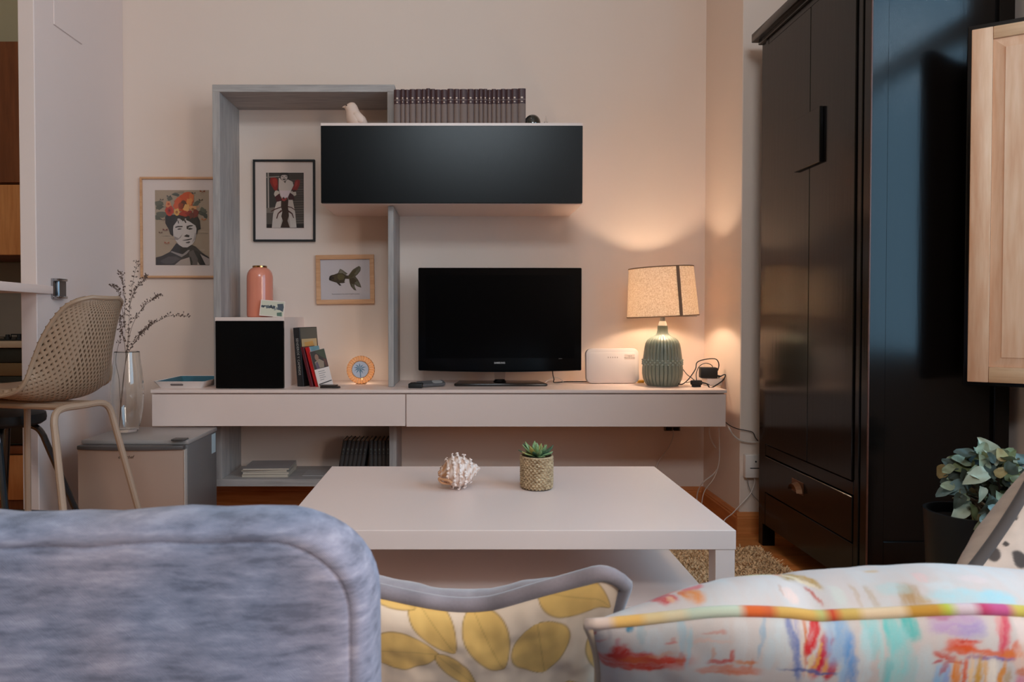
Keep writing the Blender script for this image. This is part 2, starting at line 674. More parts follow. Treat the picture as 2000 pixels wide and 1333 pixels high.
# windows (out of view, they let the daylight in)
pane = pane_mat('window_pane')
w1 = struct('window_1', MB().box(1.84, 1.90, WY0, WY0 + .05, WZ0, WZ1).box(1.84, 1.90, WY1 - .05, WY1, WZ0, WZ1)
            .box(1.84, 1.90, WY0, WY1, WZ0, WZ0 + .05).box(1.84, 1.90, WY0, WY1, WZ1 - .05, WZ1)
            .box(1.84, 1.90, 1.0, 1.05, WZ0, WZ1).box(1.84, 1.90, WY0, WY1, 2.02, 2.10), M['trim_white'])
struct('pane', MB().box(1.866, 1.870, WY0 + .05, 1.0, WZ0 + .05, WZ1 - .05), pane, w1)
struct('pane', MB().box(1.866, 1.870, 1.05, WY1 - .05, WZ0 + .05, WZ1 - .05), pane, w1)
w2 = struct('window_2', MB().box(HX0, HX0 + .05, -1.70, -1.64, HZ0, HZ1).box(HX1 - .05, HX1, -1.70, -1.64, HZ0, HZ1)
            .box(HX0, HX1, -1.70, -1.64, HZ0, HZ0 + .05).box(HX0, HX1, -1.70, -1.64, HZ1 - .05, HZ1), M['trim_white'])
struct('pane', MB().box(HX0 + .05, HX1 - .05, -1.672, -1.668, HZ0 + .05, HZ1 - .05), pane, w2)

w3 = struct('window_3', MB().box(1.84, 1.90, -1.3, -1.25, .95, 2.65).box(1.84, 1.90, -.15, -.1, .95, 2.65)
            .box(1.84, 1.90, -1.3, -.1, .95, 1.0).box(1.84, 1.90, -1.3, -.1, 2.60, 2.65), M['trim_white'])
struct('pane', MB().box(1.866, 1.870, -1.25, -.15, 1.0, 2.60), pane, w3)

# skirting boards with a moulded top
def skirt(name, p0, p1, nrm, mat_):
    """profile swept from p0 to p1, standing out along nrm"""
    prof = [(0, 0), (.016, 0), (.016, .070), (.013, .076), (.013, .082), (.009, .090), (.006, .098), (0, .098)]
    rings = []
    for p in (p0, p1):
        rings.append([(p[0] + nrm[0] * d, p[1] + nrm[1] * d, z) for d, z in prof])
    return struct(name, MB().loops(rings), mat_)

skirt('baseboard_back', (LX, BACK), (AX, BACK), (0, -1), M['skirting'])
skirt('baseboard_alcove', (AX, BACK), (AX, PIL), (-1, 0), M['skirting_y'])
skirt('baseboard_pillar', (AX - .016, PIL), (1.80, PIL), (0, -1), M['skirting'])
skirt('baseboard_left', (LX, 2.985), (LX, BACK), (1, 0), M['skirting_y'])

hp = struct('trim_1', MB().box(LX - .001, LX + .005, 3.126, 3.36, 2.262, 2.75, 0.002, 1), M['wall_cool'])

# ------------------------------------------------------------------ kitchen behind the partition
def board(b, *a, **k):
    return b.box(*a, **k)

kc = thing('wall_cupboard', 'tall dark brown wooden kitchen wall cupboard above the orange wood one', 'cupboard', (-2.4, 4.25, 1.688))
MB().box(-3.1, -1.84, 3.77, 4.25, 1.69, 2.43, .004).build('carcass', M['kitchen_dark'], kc, world=True)
MB().box(-2.46, -1.845, 3.748, 3.77, 1.695, 2.425, .004).build('door', M['kitchen_dark'], kc, world=True)
MB().box(-3.095, -2.464, 3.748, 3.77, 1.695, 2.425, .004).build('door', M['kitchen_dark'], kc, world=True)
kc = thing('wall_cupboard', 'lighter orange wood kitchen wall cupboard under the dark brown one', 'cupboard', (-2.4, 4.25, 1.313))
MB().box(-3.1, -1.84, 3.78, 4.25, 1.316, 1.686, .004).build('carcass', M['kitchen_dark'], kc, world=True)
MB().box(-2.46, -1.845, 3.75, 3.78, 1.318, 1.684, .004).build('door', M['kitchen_light'], kc, world=True)
MB().box(-3.095, -2.464, 3.75, 3.78, 1.318, 1.684, .004).build('door', M['kitchen_light'], kc, world=True)
M['splash'] = plain('backsplash', S(150, 132, 118), 0.4, noise=.05, nscale=5)
tag(MB().box(-3.3, -1.84, 4.235, 4.249, .875, 1.31).build('trim_2', M['splash']), kind='structure')
kw = thing('kitchen_worktop', 'pale kitchen worktop seen past the white wall end', 'worktop', (-2.4, 3.95, .838))
MB().box(-3.3, -1.835, 3.60, 4.235, .838, .872, .004).build('slab', plain('worktop', S(190, 165, 140), .4, noise=.06, nscale=40), kw, world=True)
ov = thing('oven', 'built in black and brown oven under the kitchen worktop', 'oven', (-2.25, 3.92, .34))
MB().box(-2.62, -1.90, 3.66, 4.2, .34, .834).build('body', M['dark_plastic'], ov, world=True)
MB().box(-2.60, -1.92, 3.635, 3.66, .762, .834, .003).build('control_panel', M['dark_plastic'], ov, world=True)
MB().box(-2.60, -1.92, 3.632, 3.66, .694, .760, .003).build('trim_panel', plain('oven_trim', S(128, 104, 78), .4, metal=.4), ov, world=True)
od = MB().box(-2.60, -1.92, 3.635, 3.66, .35, .692, .003).build('door', M['dark_plastic'], ov, world=True)
MB().tube([(-2.56, 3.612, .655), (-1.96, 3.612, .655)], .008).tube([(-2.5, 3.64, .655), (-2.5, 3.612, .655)], .006).tube([(-2.02, 3.64, .655), (-2.02, 3.612, .655)], .006).build('handle', M['steel'], od, world=True)
kb = thing('kitchen_base_cupboard', 'orange brown wooden kitchen base cupboard under the oven', 'cupboard', (-2.4, 3.92, 0))
MB().box(-3.1, -1.84, 3.66, 4.24, 0, .335).build('carcass', M['kitchen_dark'], kb, world=True)
MB().box(-3.1, -1.845, 3.638, 3.66, .295, .335, .003).build('rail', M['kitchen_dark'], kb, world=True)
MB().box(-3.1, -1.845, 3.635, 3.66, .06, .288, .003).build('door', M['kitchen_light'], kb, world=True)
hb = thing('hob', 'black gas hob on the kitchen worktop', 'hob', (-2.25, 3.85, .872))
MB().box(-2.52, -1.98, 3.66, 4.1, .872, .878, .002).build('plate', M['dark_plastic'], hb, world=True)
for hx in (-2.28, -2.22, -2.34):
    MB().lathe([(.016, .878), (.016, .888), (.011, .890), (.010, .903)], 14, M=Matrix.Translation((hx, 3.70, 0))).build('knob', M['rubber'], hb, world=True)
for hx, hy in ((-2.36, 3.92), (-2.12, 3.92)):
    g = MB().lathe([(.05, .878), (.05, .886), (.03, .892)], 16, M=Matrix.Translation((hx, hy, 0)))
    for k in range(4):
        a = PI / 2 * k
        g.tube([(hx + .03 * math.cos(a), hy + .03 * math.sin(a), .897), (hx + .10 * math.cos(a), hy + .10 * math.sin(a), .897), (hx + .10 * math.cos(a), hy + .10 * math.sin(a), .879)], .004, 6)
    g.build('burner', M['rubber'], hb, world=True)

# white breakfast bar fixed to the partition end
bar = thing('breakfast_bar', 'white breakfast bar top fixed to the white wall end', 'bar top', (-1.9, 2.5, 1.09))
MB().prism([(-1.757, 3.105), (-1.692, 2.62), (-1.615, 2.10), (-2.45, 2.10), (-2.45, 2.95), (-1.86, 2.972), (-1.750, 2.972)][::-1], 1.094, 1.129, bevel=.002) \
    .build('slab', M['table_white'], bar, world=True)
bk = MB().rslab(.030, .044, .008, [(.003, 0), (0, -.003), (0, -.019), (.003, -.022)], M=Matrix.Translation((LX, 3.140, 1.118)) @ Matrix.Rotation(R(90), 4, 'Z') @ Matrix.Rotation(0, 4, 'X'))
bk.build('bracket', plain('dark_chrome', S(120, 120, 122), .25, metal=.9), bar, world=True)
MB().box(LX + .0, LX + .034, 3.088, 3.160, 1.074, 1.086, .003).box(LX, LX + .034, 3.088, 3.160, 1.150, 1.162, .003).box(LX, LX + .012, 3.086, 3.108, 1.074, 1.162, .002) \
    .build('clamp', M['chrome'], bar, world=True)

# ------------------------------------------------------------------ hanging TV console
con = thing('tv_console', 'long white floating TV console with two drawers on the back wall', 'console', (-.1, BACK, .492))
MB().box(-1.424, 1.222, 3.283, BACK, .645, .660, .0015, 1).build('top', M['white'], con, world=True)
MB().box(-1.418, 1.216, 3.306, BACK, .494, .645).build('carcass', M['white'], con, world=True)
MB().box(-1.420, -.2555, 3.286, 3.305, .492, .6385, .0015, 1).build('drawer_front', M['white'], con, world=True)
MB().box(-.2505, 1.218, 3.286, 3.305, .4895, .6385, .0015, 1).build('drawer_front', M['white'], con, world=True)

# black fronted cube box
cube = thing('cube_cabinet', 'white cube cabinet with a black door at the left of the console', 'cabinet', (-.985, 3.55, .660))
MB().box(-1.147, -.824, 3.352, BACK, .660, .676).box(-1.147, -.824, 3.345, BACK, .975, .993) \
    .box(-1.147, -1.131, 3.352, BACK, .676, .975).box(-.840, -.824, 3.352, BACK, .676, .975).box(-1.131, -.840, 3.74, BACK, .676, .975) \
    .build('carcass', M['white'], cube, world=True)
MB().box(-1.141, -.8245, 3.332, 3.350, .6625, .9765, .001, 1).build('door', M['black_gloss'], cube, world=True)

# flap cabinet under the books
flap = thing('wall_cabinet', 'wide white wall cabinet with a black flap door, under the row of books', 'cabinet', (-.043, BACK, 1.522))
MB().box(-.652, .568, 3.362, BACK, 1.522, 1.538).box(-.652, .568, 3.355, BACK, 1.880, 1.898) \
    .box(-.652, -.636, 3.362, BACK, 1.538, 1.880).box(.552, .568, 3.362, BACK, 1.538, 1.880).box(-.636, .552, 3.74, BACK, 1.538, 1.880) \
    .build('carcass', M['white'], flap, world=True)
MB().box(-.649, .565, 3.338, 3.358, 1.524, 1.8815, .0015, 1).build('flap_door', M['black_gloss'], flap, world=True)

# grey board shelf units
g1 = thing('open_shelf', 'tall limed grey open shelf frame reaching over the wall cabinet', 'shelf', (-.75, BACK, .660))
MB().box(-1.194, -1.159, 3.464, BACK, .661, 2.076, .001, 1).build('side_panel', M['grey_wood'], g1, world=True)
MB().box(-1.194, -.318, 3.464, BACK, 2.076, 2.111, .001, 1).build('top_panel', M['grey_wood_h'], g1, world=True)
MB().box(-.353, -.318, 3.464, BACK, 1.899, 2.0755, .001, 1).build('side_panel', M['grey_wood'], g1, world=True)
g2 = thing('shelf_divider', 'upright limed grey board between the console and the wall cabinet', 'shelf', (-.33, BACK, .660))
MB().box(-.346, -.320, 3.415, BACK, .661, 1.521, .001, 1).build('panel', M['grey_wood'], g2, world=True)
g3 = thing('low_shelf', 'low limed grey shelf hanging under the console', 'shelf', (-.75, BACK, .171))
MB().box(-1.194, -1.159, 3.464, BACK, .206, .4915, .001, 1).build('side_panel', M['grey_wood'], g3, world=True)
MB().box(-1.194, -.312, 3.464, BACK, .171, .206, .001, 1).build('bottom_panel', M['grey_wood_h'], g3, world=True)
MB().box(-.347, -.312, 3.464, BACK, .206, .489, .001, 1).build('side_panel', M['grey_wood'], g3, world=True)

# ------------------------------------------------------------------ wardrobe
wd = thing('wardrobe', 'tall black brown lacquered wardrobe with one drawer at the right wall', 'wardrobe', (1.54, 2.72, 0))
X0, X1, Y0, Y1, ZT = 1.307, 1.766, 2.30, 3.14, 2.235
bl = M['black_lacquer']
# carcass: posts, rails and recessed end panel (the end faces the sofa)
for (xa, xb, ya, yb) in ((X0 + .004, X0 + .058, Y0, Y0 + .045), (X1 - .05, X1, Y0, Y0 + .045), (X0 + .004, X0 + .058, Y1 - .045, Y1), (X1 - .05, X1, Y1 - .045, Y1)):
    MB().box(xa, xb, ya, yb, 0, ZT - .04, .0025, 1).build('post', bl, wd, world=True)
MB().box(X0 + .058, X1 - .05, Y0 + .004, Y0 + .03, .10, .27, .002, 1).build('bottom_rail', bl, wd, world=True)
MB().box(X0 + .058, X1 - .05, Y0 + .004, Y0 + .03, 2.05, ZT - .04, .002, 1).build('top_rail', bl, wd, world=True)
MB().box(X0 + .055, X1 - .045, Y0 + .012, Y0 + .024, .26, 2.06).build('end_panel', bl, wd, world=True)
MB().box(X0 + .030, X1, Y0 + .03, Y1 - .01, .10, ZT - .04).build('carcass', bl, wd, world=True)
MB().box(X0 - .032, X1 + .02, Y0 - .03, Y1 + .03, ZT - .038, ZT, .004).box(X0 - .010, X1 + .0, Y0 - .01, Y1 + .01, ZT - .055, ZT - .038, .003).build('crown', bl, wd, world=True)
# front (facing the room): fixed stiles, door of two boards, rail, drawer, base board
MB().box(X0, X0 + .030, Y0 + .047, Y0 + .075, .10, ZT - .056, .002, 1).build('stile', bl, wd, world=True)
MB().box(X0, X0 + .030, Y1 - .075, Y1 - .047, .10, ZT - .056, .002, 1).build('stile', bl, wd, world=True)
ym = 2.685
MB().box(X0 - .006, X0 + .030, Y0 + .078, ym - .0012, .452, 2.150, .002, 1).box(X0 - .006, X0 + .030, ym + .0012, Y1 - .078, .452, 2.150, .002, 1) \
    .build('door', bl, wd, world=True)
MB().box(X0, X0 + .030, Y0 + .077, Y1 - .077, 2.154, ZT - .056, .002, 1).build('top_board', bl, wd, world=True)
MB().box(X0 - .020, X0 - .006, 2.585, 2.785, 1.555, 1.755, .002, 1).build('lock_plate', bl, wd, world=True)
MB().box(X0, X0 + .030, Y0 + .077, Y1 - .077, .402, .448, .002, 1).build('rail', bl, wd, world=True)
dr = MB().box(X0 - .004, X0 + .030, Y0 + .078, Y1 - .078, .245, .398, .002, 1).build('drawer', bl, wd, world=True)
MB().box(X0, X0 + .030, Y0 + .077, Y1 - .077, .10, .240, .002, 1).build('base_board', bl, wd, world=True)
hn = MB()
for k in range(7):
    a0, a1 = PI * k / 7, PI * (k + 1) / 7
    hn.loops([[(X0 - .004, 2.76 + .042 * math.cos(a), .322 + s_ * .0), (X0 - .026, 2.76 + .036 * math.cos(a), .322 + .028 * math.sin(a)),
               (X0 - .004, 2.76 + .042 * math.cos(a), .322 + .036 * math.sin(a))] for a, s_ in ((a0, 0), (a1, 0))])
hn.box(X0 - .0055, X0 - .004, 2.712, 2.808, .315, .364, .0005, 1)
hn.build('drawer_pull', plain('aged_bronze', S(120, 84, 60), .35, metal=.85), dr, world=True)
MB().box(X0 + .0015, X0 + .0055, Y0 - .0012, Y0 + .003, .02, ZT - .06).build('worn_edge', M['worn_edge'], wd, world=True)

# ------------------------------------------------------------------ wooden shutter of the side window, folded into the room
shx, shy = 1.556, 2.200
ang = math.atan2(-.535, .845)
sh = thing('window_shutter', 'pale pine panelled window shutter with a black back, standing open at the right', 'shutter', (shx, shy, .800), ang)
SW, SH = .272, 1.069
MB().box(-.010, SW, .0, .030, -.012, SH + .016, .003).build('back_board', M['black_lacquer'], sh)
fr = M['pine']
MB().box(0.0, .052, -.012, -.0002, 0, SH, .002).build('stile', fr, sh)
MB().box(SW - .045, SW, -.012, -.0002, 0, SH, .002).build('stile', fr, sh)
MB().box(.0525, SW - .0455, -.012, -.0002, SH - .036, SH, .002).build('rail', M['frame_oak'], sh)
MB().box(.0525, SW - .0455, -.012, -.0002, 0, .046, .002).build('rail', M['frame_oak'], sh)
a0, a1, c0, c1 = .053, SW - .046, .0465, SH - .0365
i_ = .030
MB().loops([[(a0, -.002, c0), (a1, -.002, c0), (a1, -.002, c1), (a0, -.002, c1)],
            [(a0, -.0045, c0), (a1, -.0045, c0), (a1, -.0045, c1), (a0, -.0045, c1)],
            [(a0 + i_, -.010, c0 + i_), (a1 - i_, -.010, c0 + i_), (a1 - i_, -.010, c1 - i_), (a0 + i_, -.010, c1 - i_)],
            [(a0 + i_, -.0115, c0 + i_), (a1 - i_, -.0115, c0 + i_), (a1 - i_, -.0115, c1 - i_), (a0 + i_, -.0115, c1 - i_)]]).build('raised_panel', fr, sh, smooth=False)
for hz in (.12, .90):
    MB().tube([(SW + .012, .012, hz - .04), (SW + .012, .012, hz + .04)], .008).box(SW - .03, SW + .012, .028, .032, hz - .03, hz + .03).build('hinge', M['steel'], sh)

# ------------------------------------------------------------------ coffee table
ct = thing('coffee_table', 'low white coffee table with a lower shelf, in front of the sofa', 'table', (.12, 2.22, 0))
TX0, TX1, TY0, TY1 = -.472, .708, 1.833, 2.612
MB().box(TX0, TX1, TY0, TY1, .400, .450, .0012, 1).build('tabletop', M['table_white'], ct, world=True)
for lx in (TX0 + .002, TX1 - .052):
    for ly in (TY0 + .002, TY1 - .052):
        MB().box(lx, lx + .05, ly, ly + .05, .012, .3995, .001, 1).build('leg', M['table_white'], ct, world=True)
MB().box(TX0 + .030, TX1 - .030, TY0 + .03, TY1 - .03, .222, .240, .001, 1).build('lower_shelf', M['table_white'], ct, world=True)

# ------------------------------------------------------------------ shag rug
rg = thing('rug', 'beige shaggy rug under the coffee table', 'rug', (.3, 2.1, 0))
RX0, RX1, RY0, RY1 = -.75, 1.27, 1.42, 3.02
MB().box(RX0, RX1, RY0, RY1, .001, .010, .003).build('backing', plain('rug_back', S(176, 146, 114), .95), rg, world=True)
nt_ = 42000
px_ = np.concatenate([rng.uniform(RX0 + .01, RX1 - .01, nt_ // 3), rng.uniform(.55, RX1 - .005, nt_ - nt_ // 3)])
py_ = np.concatenate([rng.uniform(RY0 + .01, RY1 - .01, nt_ // 3), rng.uniform(1.8, RY1 - .005, nt_ - nt_ // 3)])
an = rng.uniform(0, 2 * PI, nt_)
ln = rng.uniform(.012, .026, nt_)
tl = rng.uniform(0, 2 * PI, nt_)
w_ = .0026
V = np.zeros((nt_, 4, 3))
V[:, 0] = np.stack([px_ - w_ * np.cos(an), py_ - w_ * np.sin(an), np.full(nt_, .009)], 1)
V[:, 1] = np.stack([px_ + w_ * np.cos(an), py_ + w_ * np.sin(an), np.full(nt_, .009)], 1)
lean = ln * rng.uniform(.3, 1.0, nt_)
V[:, 2] = np.stack([px_ + w_ * np.cos(an) + lean * np.cos(tl), py_ + w_ * np.sin(an) + lean * np.sin(tl), .009 + ln * .8], 1)
V[:, 3] = np.stack([px_ - w_ * np.cos(an) + lean * np.cos(tl), py_ - w_ * np.sin(an) + lean * np.sin(tl), .009 + ln * .8], 1)
V = V.reshape(-1, 3) - np.array([.3, 2.1, 0])
cc = np.array(S(228, 192, 150))[None, :3] * rng.uniform(.85, 1.12, (nt_, 1))
cc = np.concatenate([np.repeat(cc, 4, 0), np.ones((nt_ * 4, 1))], 1)
np_mesh('pile', V, [(4 * i, 4 * i + 1, 4 * i + 2, 4 * i + 3) for i in range(nt_)], printed('rug_yarn', .95), rg, cc, kind='stuff')
# ------------------------------------------------------------------ beige shell bar stool
st = thing('bar_stool', 'beige perforated shell bar stool on four tube legs at the breakfast bar', 'stool', (-1.476, 2.495, 0))
M['beige_shell'] = plain('beige_shell', S(160, 132, 108), .5, noise=.04, nscale=8)
M['beige_tube'] = plain('beige_tube', S(170, 142, 120), .45)
fwd = Vector((-.94, .35, 0)).normalized()
sid = Vector((fwd.y, -fwd.x, 0)) * -1          # towards the window side of the stool
if sid.y > 0: sid = -sid
PROF = [(.250, .002), (.235, .020), (.19, .030), (.10, .018), (0, .004), (-.09, .010), (-.155, .050), (-.195, .115), (-.222, .19), (-.242, .26), (-.255, .315), (-.262, .345), (-.266, .362)]
HW = [.155, .185, .195, .195, .190, .180, .168, .156, .146, .132, .114, .092, .054]
CUP = [.006, .012, .018, .024, .032, .050, .075, .092, .092, .078, .055, .028, .008]


def interp(tab, u):
    t = u * (len(tab) - 1)
    i = min(int(t), len(tab) - 2)
    f = t - i
    p0, p1, p2, p3 = (np.array(tab[max(i - 1, 0)], float), np.array(tab[i], float), np.array(tab[i + 1], float), np.array(tab[min(i + 2, len(tab) - 1)], float))
    return 0.5 * (2 * p1 + (p2 - p0) * f + (2 * p0 - 5 * p1 + 4 * p2 - p3) * f * f + (3 * p1 - p0 - 3 * p2 + p3) * f ** 3)


def shell_pt(u, v, off=0.0):
    c = interp(PROF, u)
    d = interp(PROF, min(u + .01, 1)) - interp(PROF, max(u - .01, 0))
    d = d / (np.linalg.norm(d) + 1e-9)
    n = np.array([-d[1], d[0]])           # inward / upward normal for a profile running front -> top
    n = np.array([d[1], -d[0]])
    if n[1] < 0 and u < .5: n = -n
    if u >= .5 and n[0] < 0: n = -n
    hw = float(interp(HW, u))
    cp = float(interp(CUP, u))
    a = abs(v)
    p = c + n * (cp * (a ** 2.4) + off)
    s = v * hw
    return Vector((-1.476, 2.495, .70)) - sid * .052 + fwd * p[0] + sid * s + Vector((0, 0, p[1]))


NI, NJ = 58, 44
sb = bmesh.new()
vt = {}
ctr = {}
def gv(i, j):
    if (i, j) not in vt:
        vt[(i, j)] = sb.verts.new(shell_pt(i / NI, 2 * j / NJ - 1))
    return vt[(i, j)]
for i in range(NI + 1):
    for j in range(NJ + 1):
        if (i + j) % 2 == 0:
            continue
        nb = [(i - 1, j), (i, j + 1), (i + 1, j), (i, j - 1)]
        inside = [0 <= a <= NI and 0 <= b <= NJ for a, b in nb]
        if all(inside) and 2 <= i <= NI - 2 and 1 <= j <= NJ - 1:
            c = shell_pt(i / NI, 2 * j / NJ - 1)
            outer = [gv(*q) for q in nb]
            deep = shell_pt(i / NI, 2 * j / NJ - 1, .020) - c
            inner = [sb.verts.new(c + (o.co - c) * .62) for o in outer]
            floor_ = [sb.verts.new(c + deep + (o.co - c) * .60) for o in outer]
            for k in range(4):
                sb.faces.new((outer[k], outer[(k + 1) % 4], inner[(k + 1) % 4], inner[k]))
                sb.faces.new((inner[k], inner[(k + 1) % 4], floor_[(k + 1) % 4], floor_[k]))
        elif all(inside):
            sb.faces.new([gv(*q) for q in nb])
        else:
            q = [nb[k] for k in range(4) if inside[k]]
            c = gv(i, j)
            order = [k for k in range(4) if inside[k]]
            for k in range(4):
                if inside[k] and inside[(k + 1) % 4]:
                    sb.faces.new((c, gv(*nb[k]), gv(*nb[(k + 1) % 4])))
bmesh.ops.recalc_face_normals(sb, faces=list(sb.faces))
# smooth inner skin behind the perforations
lin_ = [[sb.verts.new(shell_pt(i / 40, 2 * j / 24 - 1, .026 if 0 < i < 40 and 0 < j < 24 else 0)) for j in range(25)] for i in range(41)]
for i in range(40):
    for j in range(24):
        sb.faces.new((lin_[i][j], lin_[i][j + 1], lin_[i + 1][j + 1], lin_[i + 1][j]))
shb = MB()
shb.bm.free()
shb.bm = sb
so = shb.build('seat_shell', M['beige_shell'], st, world=True, angle=1.2)
md = so.modifiers.new('thickness', 'SOLIDIFY')
md.thickness = .003
md.offset = 0
rim = [shell_pt(i / 60, -1) for i in range(61)] + [shell_pt(1, -1 + 2 * k / 12) for k in range(1, 12)] + [shell_pt(1 - i / 60, 1) for i in range(61)] + [shell_pt(0, 1 - 2 * k / 16) for k in range(1, 16)]
MB().tube(rim, .0075, 8, closed=True).build('rim', M['beige_shell'], st, world=True)
A, B, C_, D = Vector((-1.318, 2.31, .697)), Vector((-1.252, 2.54, .697)), Vector((-1.625, 2.68, .690)), Vector((-1.70, 2.45, .690))
Ab, Bb, Cb, Db = Vector((-1.190, 2.20, 0)), Vector((-1.128, 2.66, 0)), Vector((-1.70, 2.80, 0)), Vector((-1.77, 2.33, 0))
def bent(p, q, f=.045):
    d = (q - p).normalized()
    return [p + d * (f * k) for k in (1.0, .45, .15)]
def leg(top, bot, inward):
    d = (bot - top).normalized()
    i_ = inward.normalized()
    return spline([top + i_ * .10, top + i_ * .045, top + i_ * .012 + d * .012, top + d * .045, top + d * .12, bot], 5)
mAB, mCD = (B - A), (D - C_)
for nm, (t_, b_, inw) in enumerate(((A, Ab, mAB), (B, Bb, -mAB), (C_, Cb, mCD), (D, Db, -mCD))):
    lg = MB().tube(leg(t_, b_, inw), .0115, 10).build('leg', M['beige_tube'], st, world=True)
    MB().lathe([(.013, 0), (.013, .012), (.0115, .014)], 10, M=Matrix.Translation((b_.x, b_.y, .0))).build('foot_cap', M['rubber'], lg, world=False) if False else None
MB().tube([A + mAB.normalized() * .09, B - mAB.normalized() * .09], .0115, 10).tube([C_ + mCD.normalized() * .09, D - mCD.normalized() * .09], .0115, 10) \
    .tube([A + mAB * .5, (C_ + D) / 2], .010, 8).tube([A + mAB * .25, D + (C_ - D) * .25], .010, 8).tube([B - mAB * .25, C_ + (D - C_) * .25], .010, 8).build('seat_frame', M['beige_tube'], st, world=True)
fr_ = .40
foot = [A.lerp(Ab, .70), D.lerp(Db, .70)]
MB().tube([C_.lerp(Cb, .66), D.lerp(Db, .66)], .010, 8).build('footrest', M['beige_tube'], st, world=True)

# ------------------------------------------------------------------ chrome stool behind it
cs = thing('bar_stool', 'chrome bar stool with a black seat and ring footrest, behind the beige one', 'stool', (-1.78, 2.80, 0))
M['dark_chrome'] = plain('dark_chrome_tube', S(96, 96, 98), .22, metal=1.0)
cx, cy = -1.78, 2.80
MB().lathe([(.0, .575), (.122, .575), (.136, .585), (.139, .60), (.136, .618), (.115, .628), (0, .63)], 28, cap0=False, cap1=False, M=Matrix.Translation((cx, cy, 0))).build('seat', M['rubber'], cs, world=True)
tops = [Vector((cx + .115 * math.cos(a), cy + .115 * math.sin(a), .572)) for a in (R(10), R(-70), R(120), R(195))]
bots = [Vector((-1.450, 2.86, 0)), Vector((-1.640, 2.60, 0)), Vector((-1.90, 2.95, 0)), Vector((-2.02, 2.70, 0))]
for t_, b_ in zip(tops, bots):
    c = Vector((cx, cy, .572))
    MB().tube(leg(t_, b_, c - t_), .012, 10).build('leg', M['dark_chrome'], cs, world=True)
rg_ = [t_.lerp(b_, .66) for t_, b_ in zip(tops, bots)]
rc = sum(rg_, Vector()) / 4
rr_ = sum((p - rc).length for p in rg_) / 4
ring = []
order = sorted(rg_, key=lambda p: math.atan2(p.y - rc.y, p.x - rc.x))
MB().tube(spline(order, 10, closed=True), .009, 8, closed=True).build('footrest', M['dark_chrome'], cs, world=True)

# ------------------------------------------------------------------ small refrigerator
fg = thing('mini_fridge', 'small beige and grey refrigerator under the left end of the console', 'fridge', (-1.35, 3.1, 0))
FX0, FX1 = -1.568, -1.128
M['fridge_door'] = plain('fridge_door', S(186, 160, 144), .42, metal=.25, spec=.4, noise=.02, nscale=3)
M['fridge_side'] = plain('fridge_side', S(112, 106, 104), .45, bump=.05, bscale=300)
M['fridge_top'] = plain('fridge_top', S(160, 150, 145), .3)
MB().box(FX0 + .004, FX1, 2.955, 3.30, .02, .468, .004).build('body', M['fridge_side'], fg, world=True)
MB().box(FX0, FX1 + .004, 2.950, 3.30, .468, .487, .005).build('top', M['fridge_top'], fg, world=True)
dpoly = [(FX0, 2.946), (FX0, 2.925)] + [(FX0 + (FX1 - FX0) * k / 10, 2.925 - .022 * math.sin(PI * k / 10)) for k in range(1, 10)] + [(FX1 - .006, 2.925), (FX1 - .006, 2.946)]
dd = MB().prism(dpoly, .03, .452).build('door', M['fridge_door'], fg, world=True)
lip = [(p[0], p[1] - (.010 if p[1] < 2.94 else 0)) for p in dpoly]
MB().prism(lip, .4525, .470, bevel=.004).build('door_lip', plain('fridge_lip', S(86, 80, 78), .4), fg, world=True)
MB().box(FX1 - .0058, FX1 - .001, 2.922, 2.948, .03, .452, .001, 1).build('door_edge', plain('fridge_edge', S(190, 180, 172), .35), dd, world=True)
MB().box(FX1 - .06, FX1 - .004, 2.925, 2.975, .4872, .494, .003).build('hinge_cover', plain('hinge_grey', S(70, 66, 64), .4), fg, world=True)
MB().box(FX1, FX1 + .0008, 3.235, 3.285, .375, .462).build('sticker', plain('sticker_blue', S(185, 200, 205), .5), fg, world=True)
text_mesh('logo_text', 'one chef', .018, plain('logo_dark', S(84, 66, 56), .4, metal=.3), dd,
          base_matrix(dd).inverted() @ Matrix.Translation((-1.362, 2.9025, .426)) @ FACE_CAM, shear=.3)
for lx in (FX0 + .04, FX1 - .04):
    for ly in (2.99, 3.26):
        MB().lathe([(.014, 0), (.016, .02)], 10, M=Matrix.Translation((lx, ly, 0))).build('foot', M['rubber'], fg, world=True)

# glass vase and dried twigs
gv_ = thing('glass_vase', 'tall clear glass vase holding dried twigs, on the small refrigerator', 'vase', (-1.478, 3.17, .487))
pr = [(.042, .001), (.048, .012), (.058, .05), (.0655, .10), (.069, .16), (.068, .21), (.062, .27), (.055, .32), (.053, .352)]
pts = [(.0, .001)] + pr
inner = [(r - .0028, z + (.016 if i == 0 else .004 if i < 2 else 0)) for i, (r, z) in enumerate(pr)][::-1] + [(0, .018)]
MB().lathe(pts + [(.0525, .3545)] + inner, 40, cap0=False, cap1=False).build('glass', glass_mat('clear_glass', (.97, .985, .975, 1)), gv_)
tw = thing('dried_twigs', 'bunch of thin dried flower twigs with brown buds in the glass vase', 'dried flowers', (-1.478, 3.17, .51))
M['twig'] = plain('dry_stem', S(116, 94, 80), .8)
M['bud'] = plain('dry_bud', S(98, 76, 66), .85, noise=.3, nscale=60)
Mi = Vector((-1.478, 3.17, .51))
def twig(px_pts, Y0_, Y1_):
    n = len(px_pts)
    return [at(p[0], p[1], Y0_ + (Y1_ - Y0_) * i / (n - 1)) for i, p in enumerate(px_pts)]
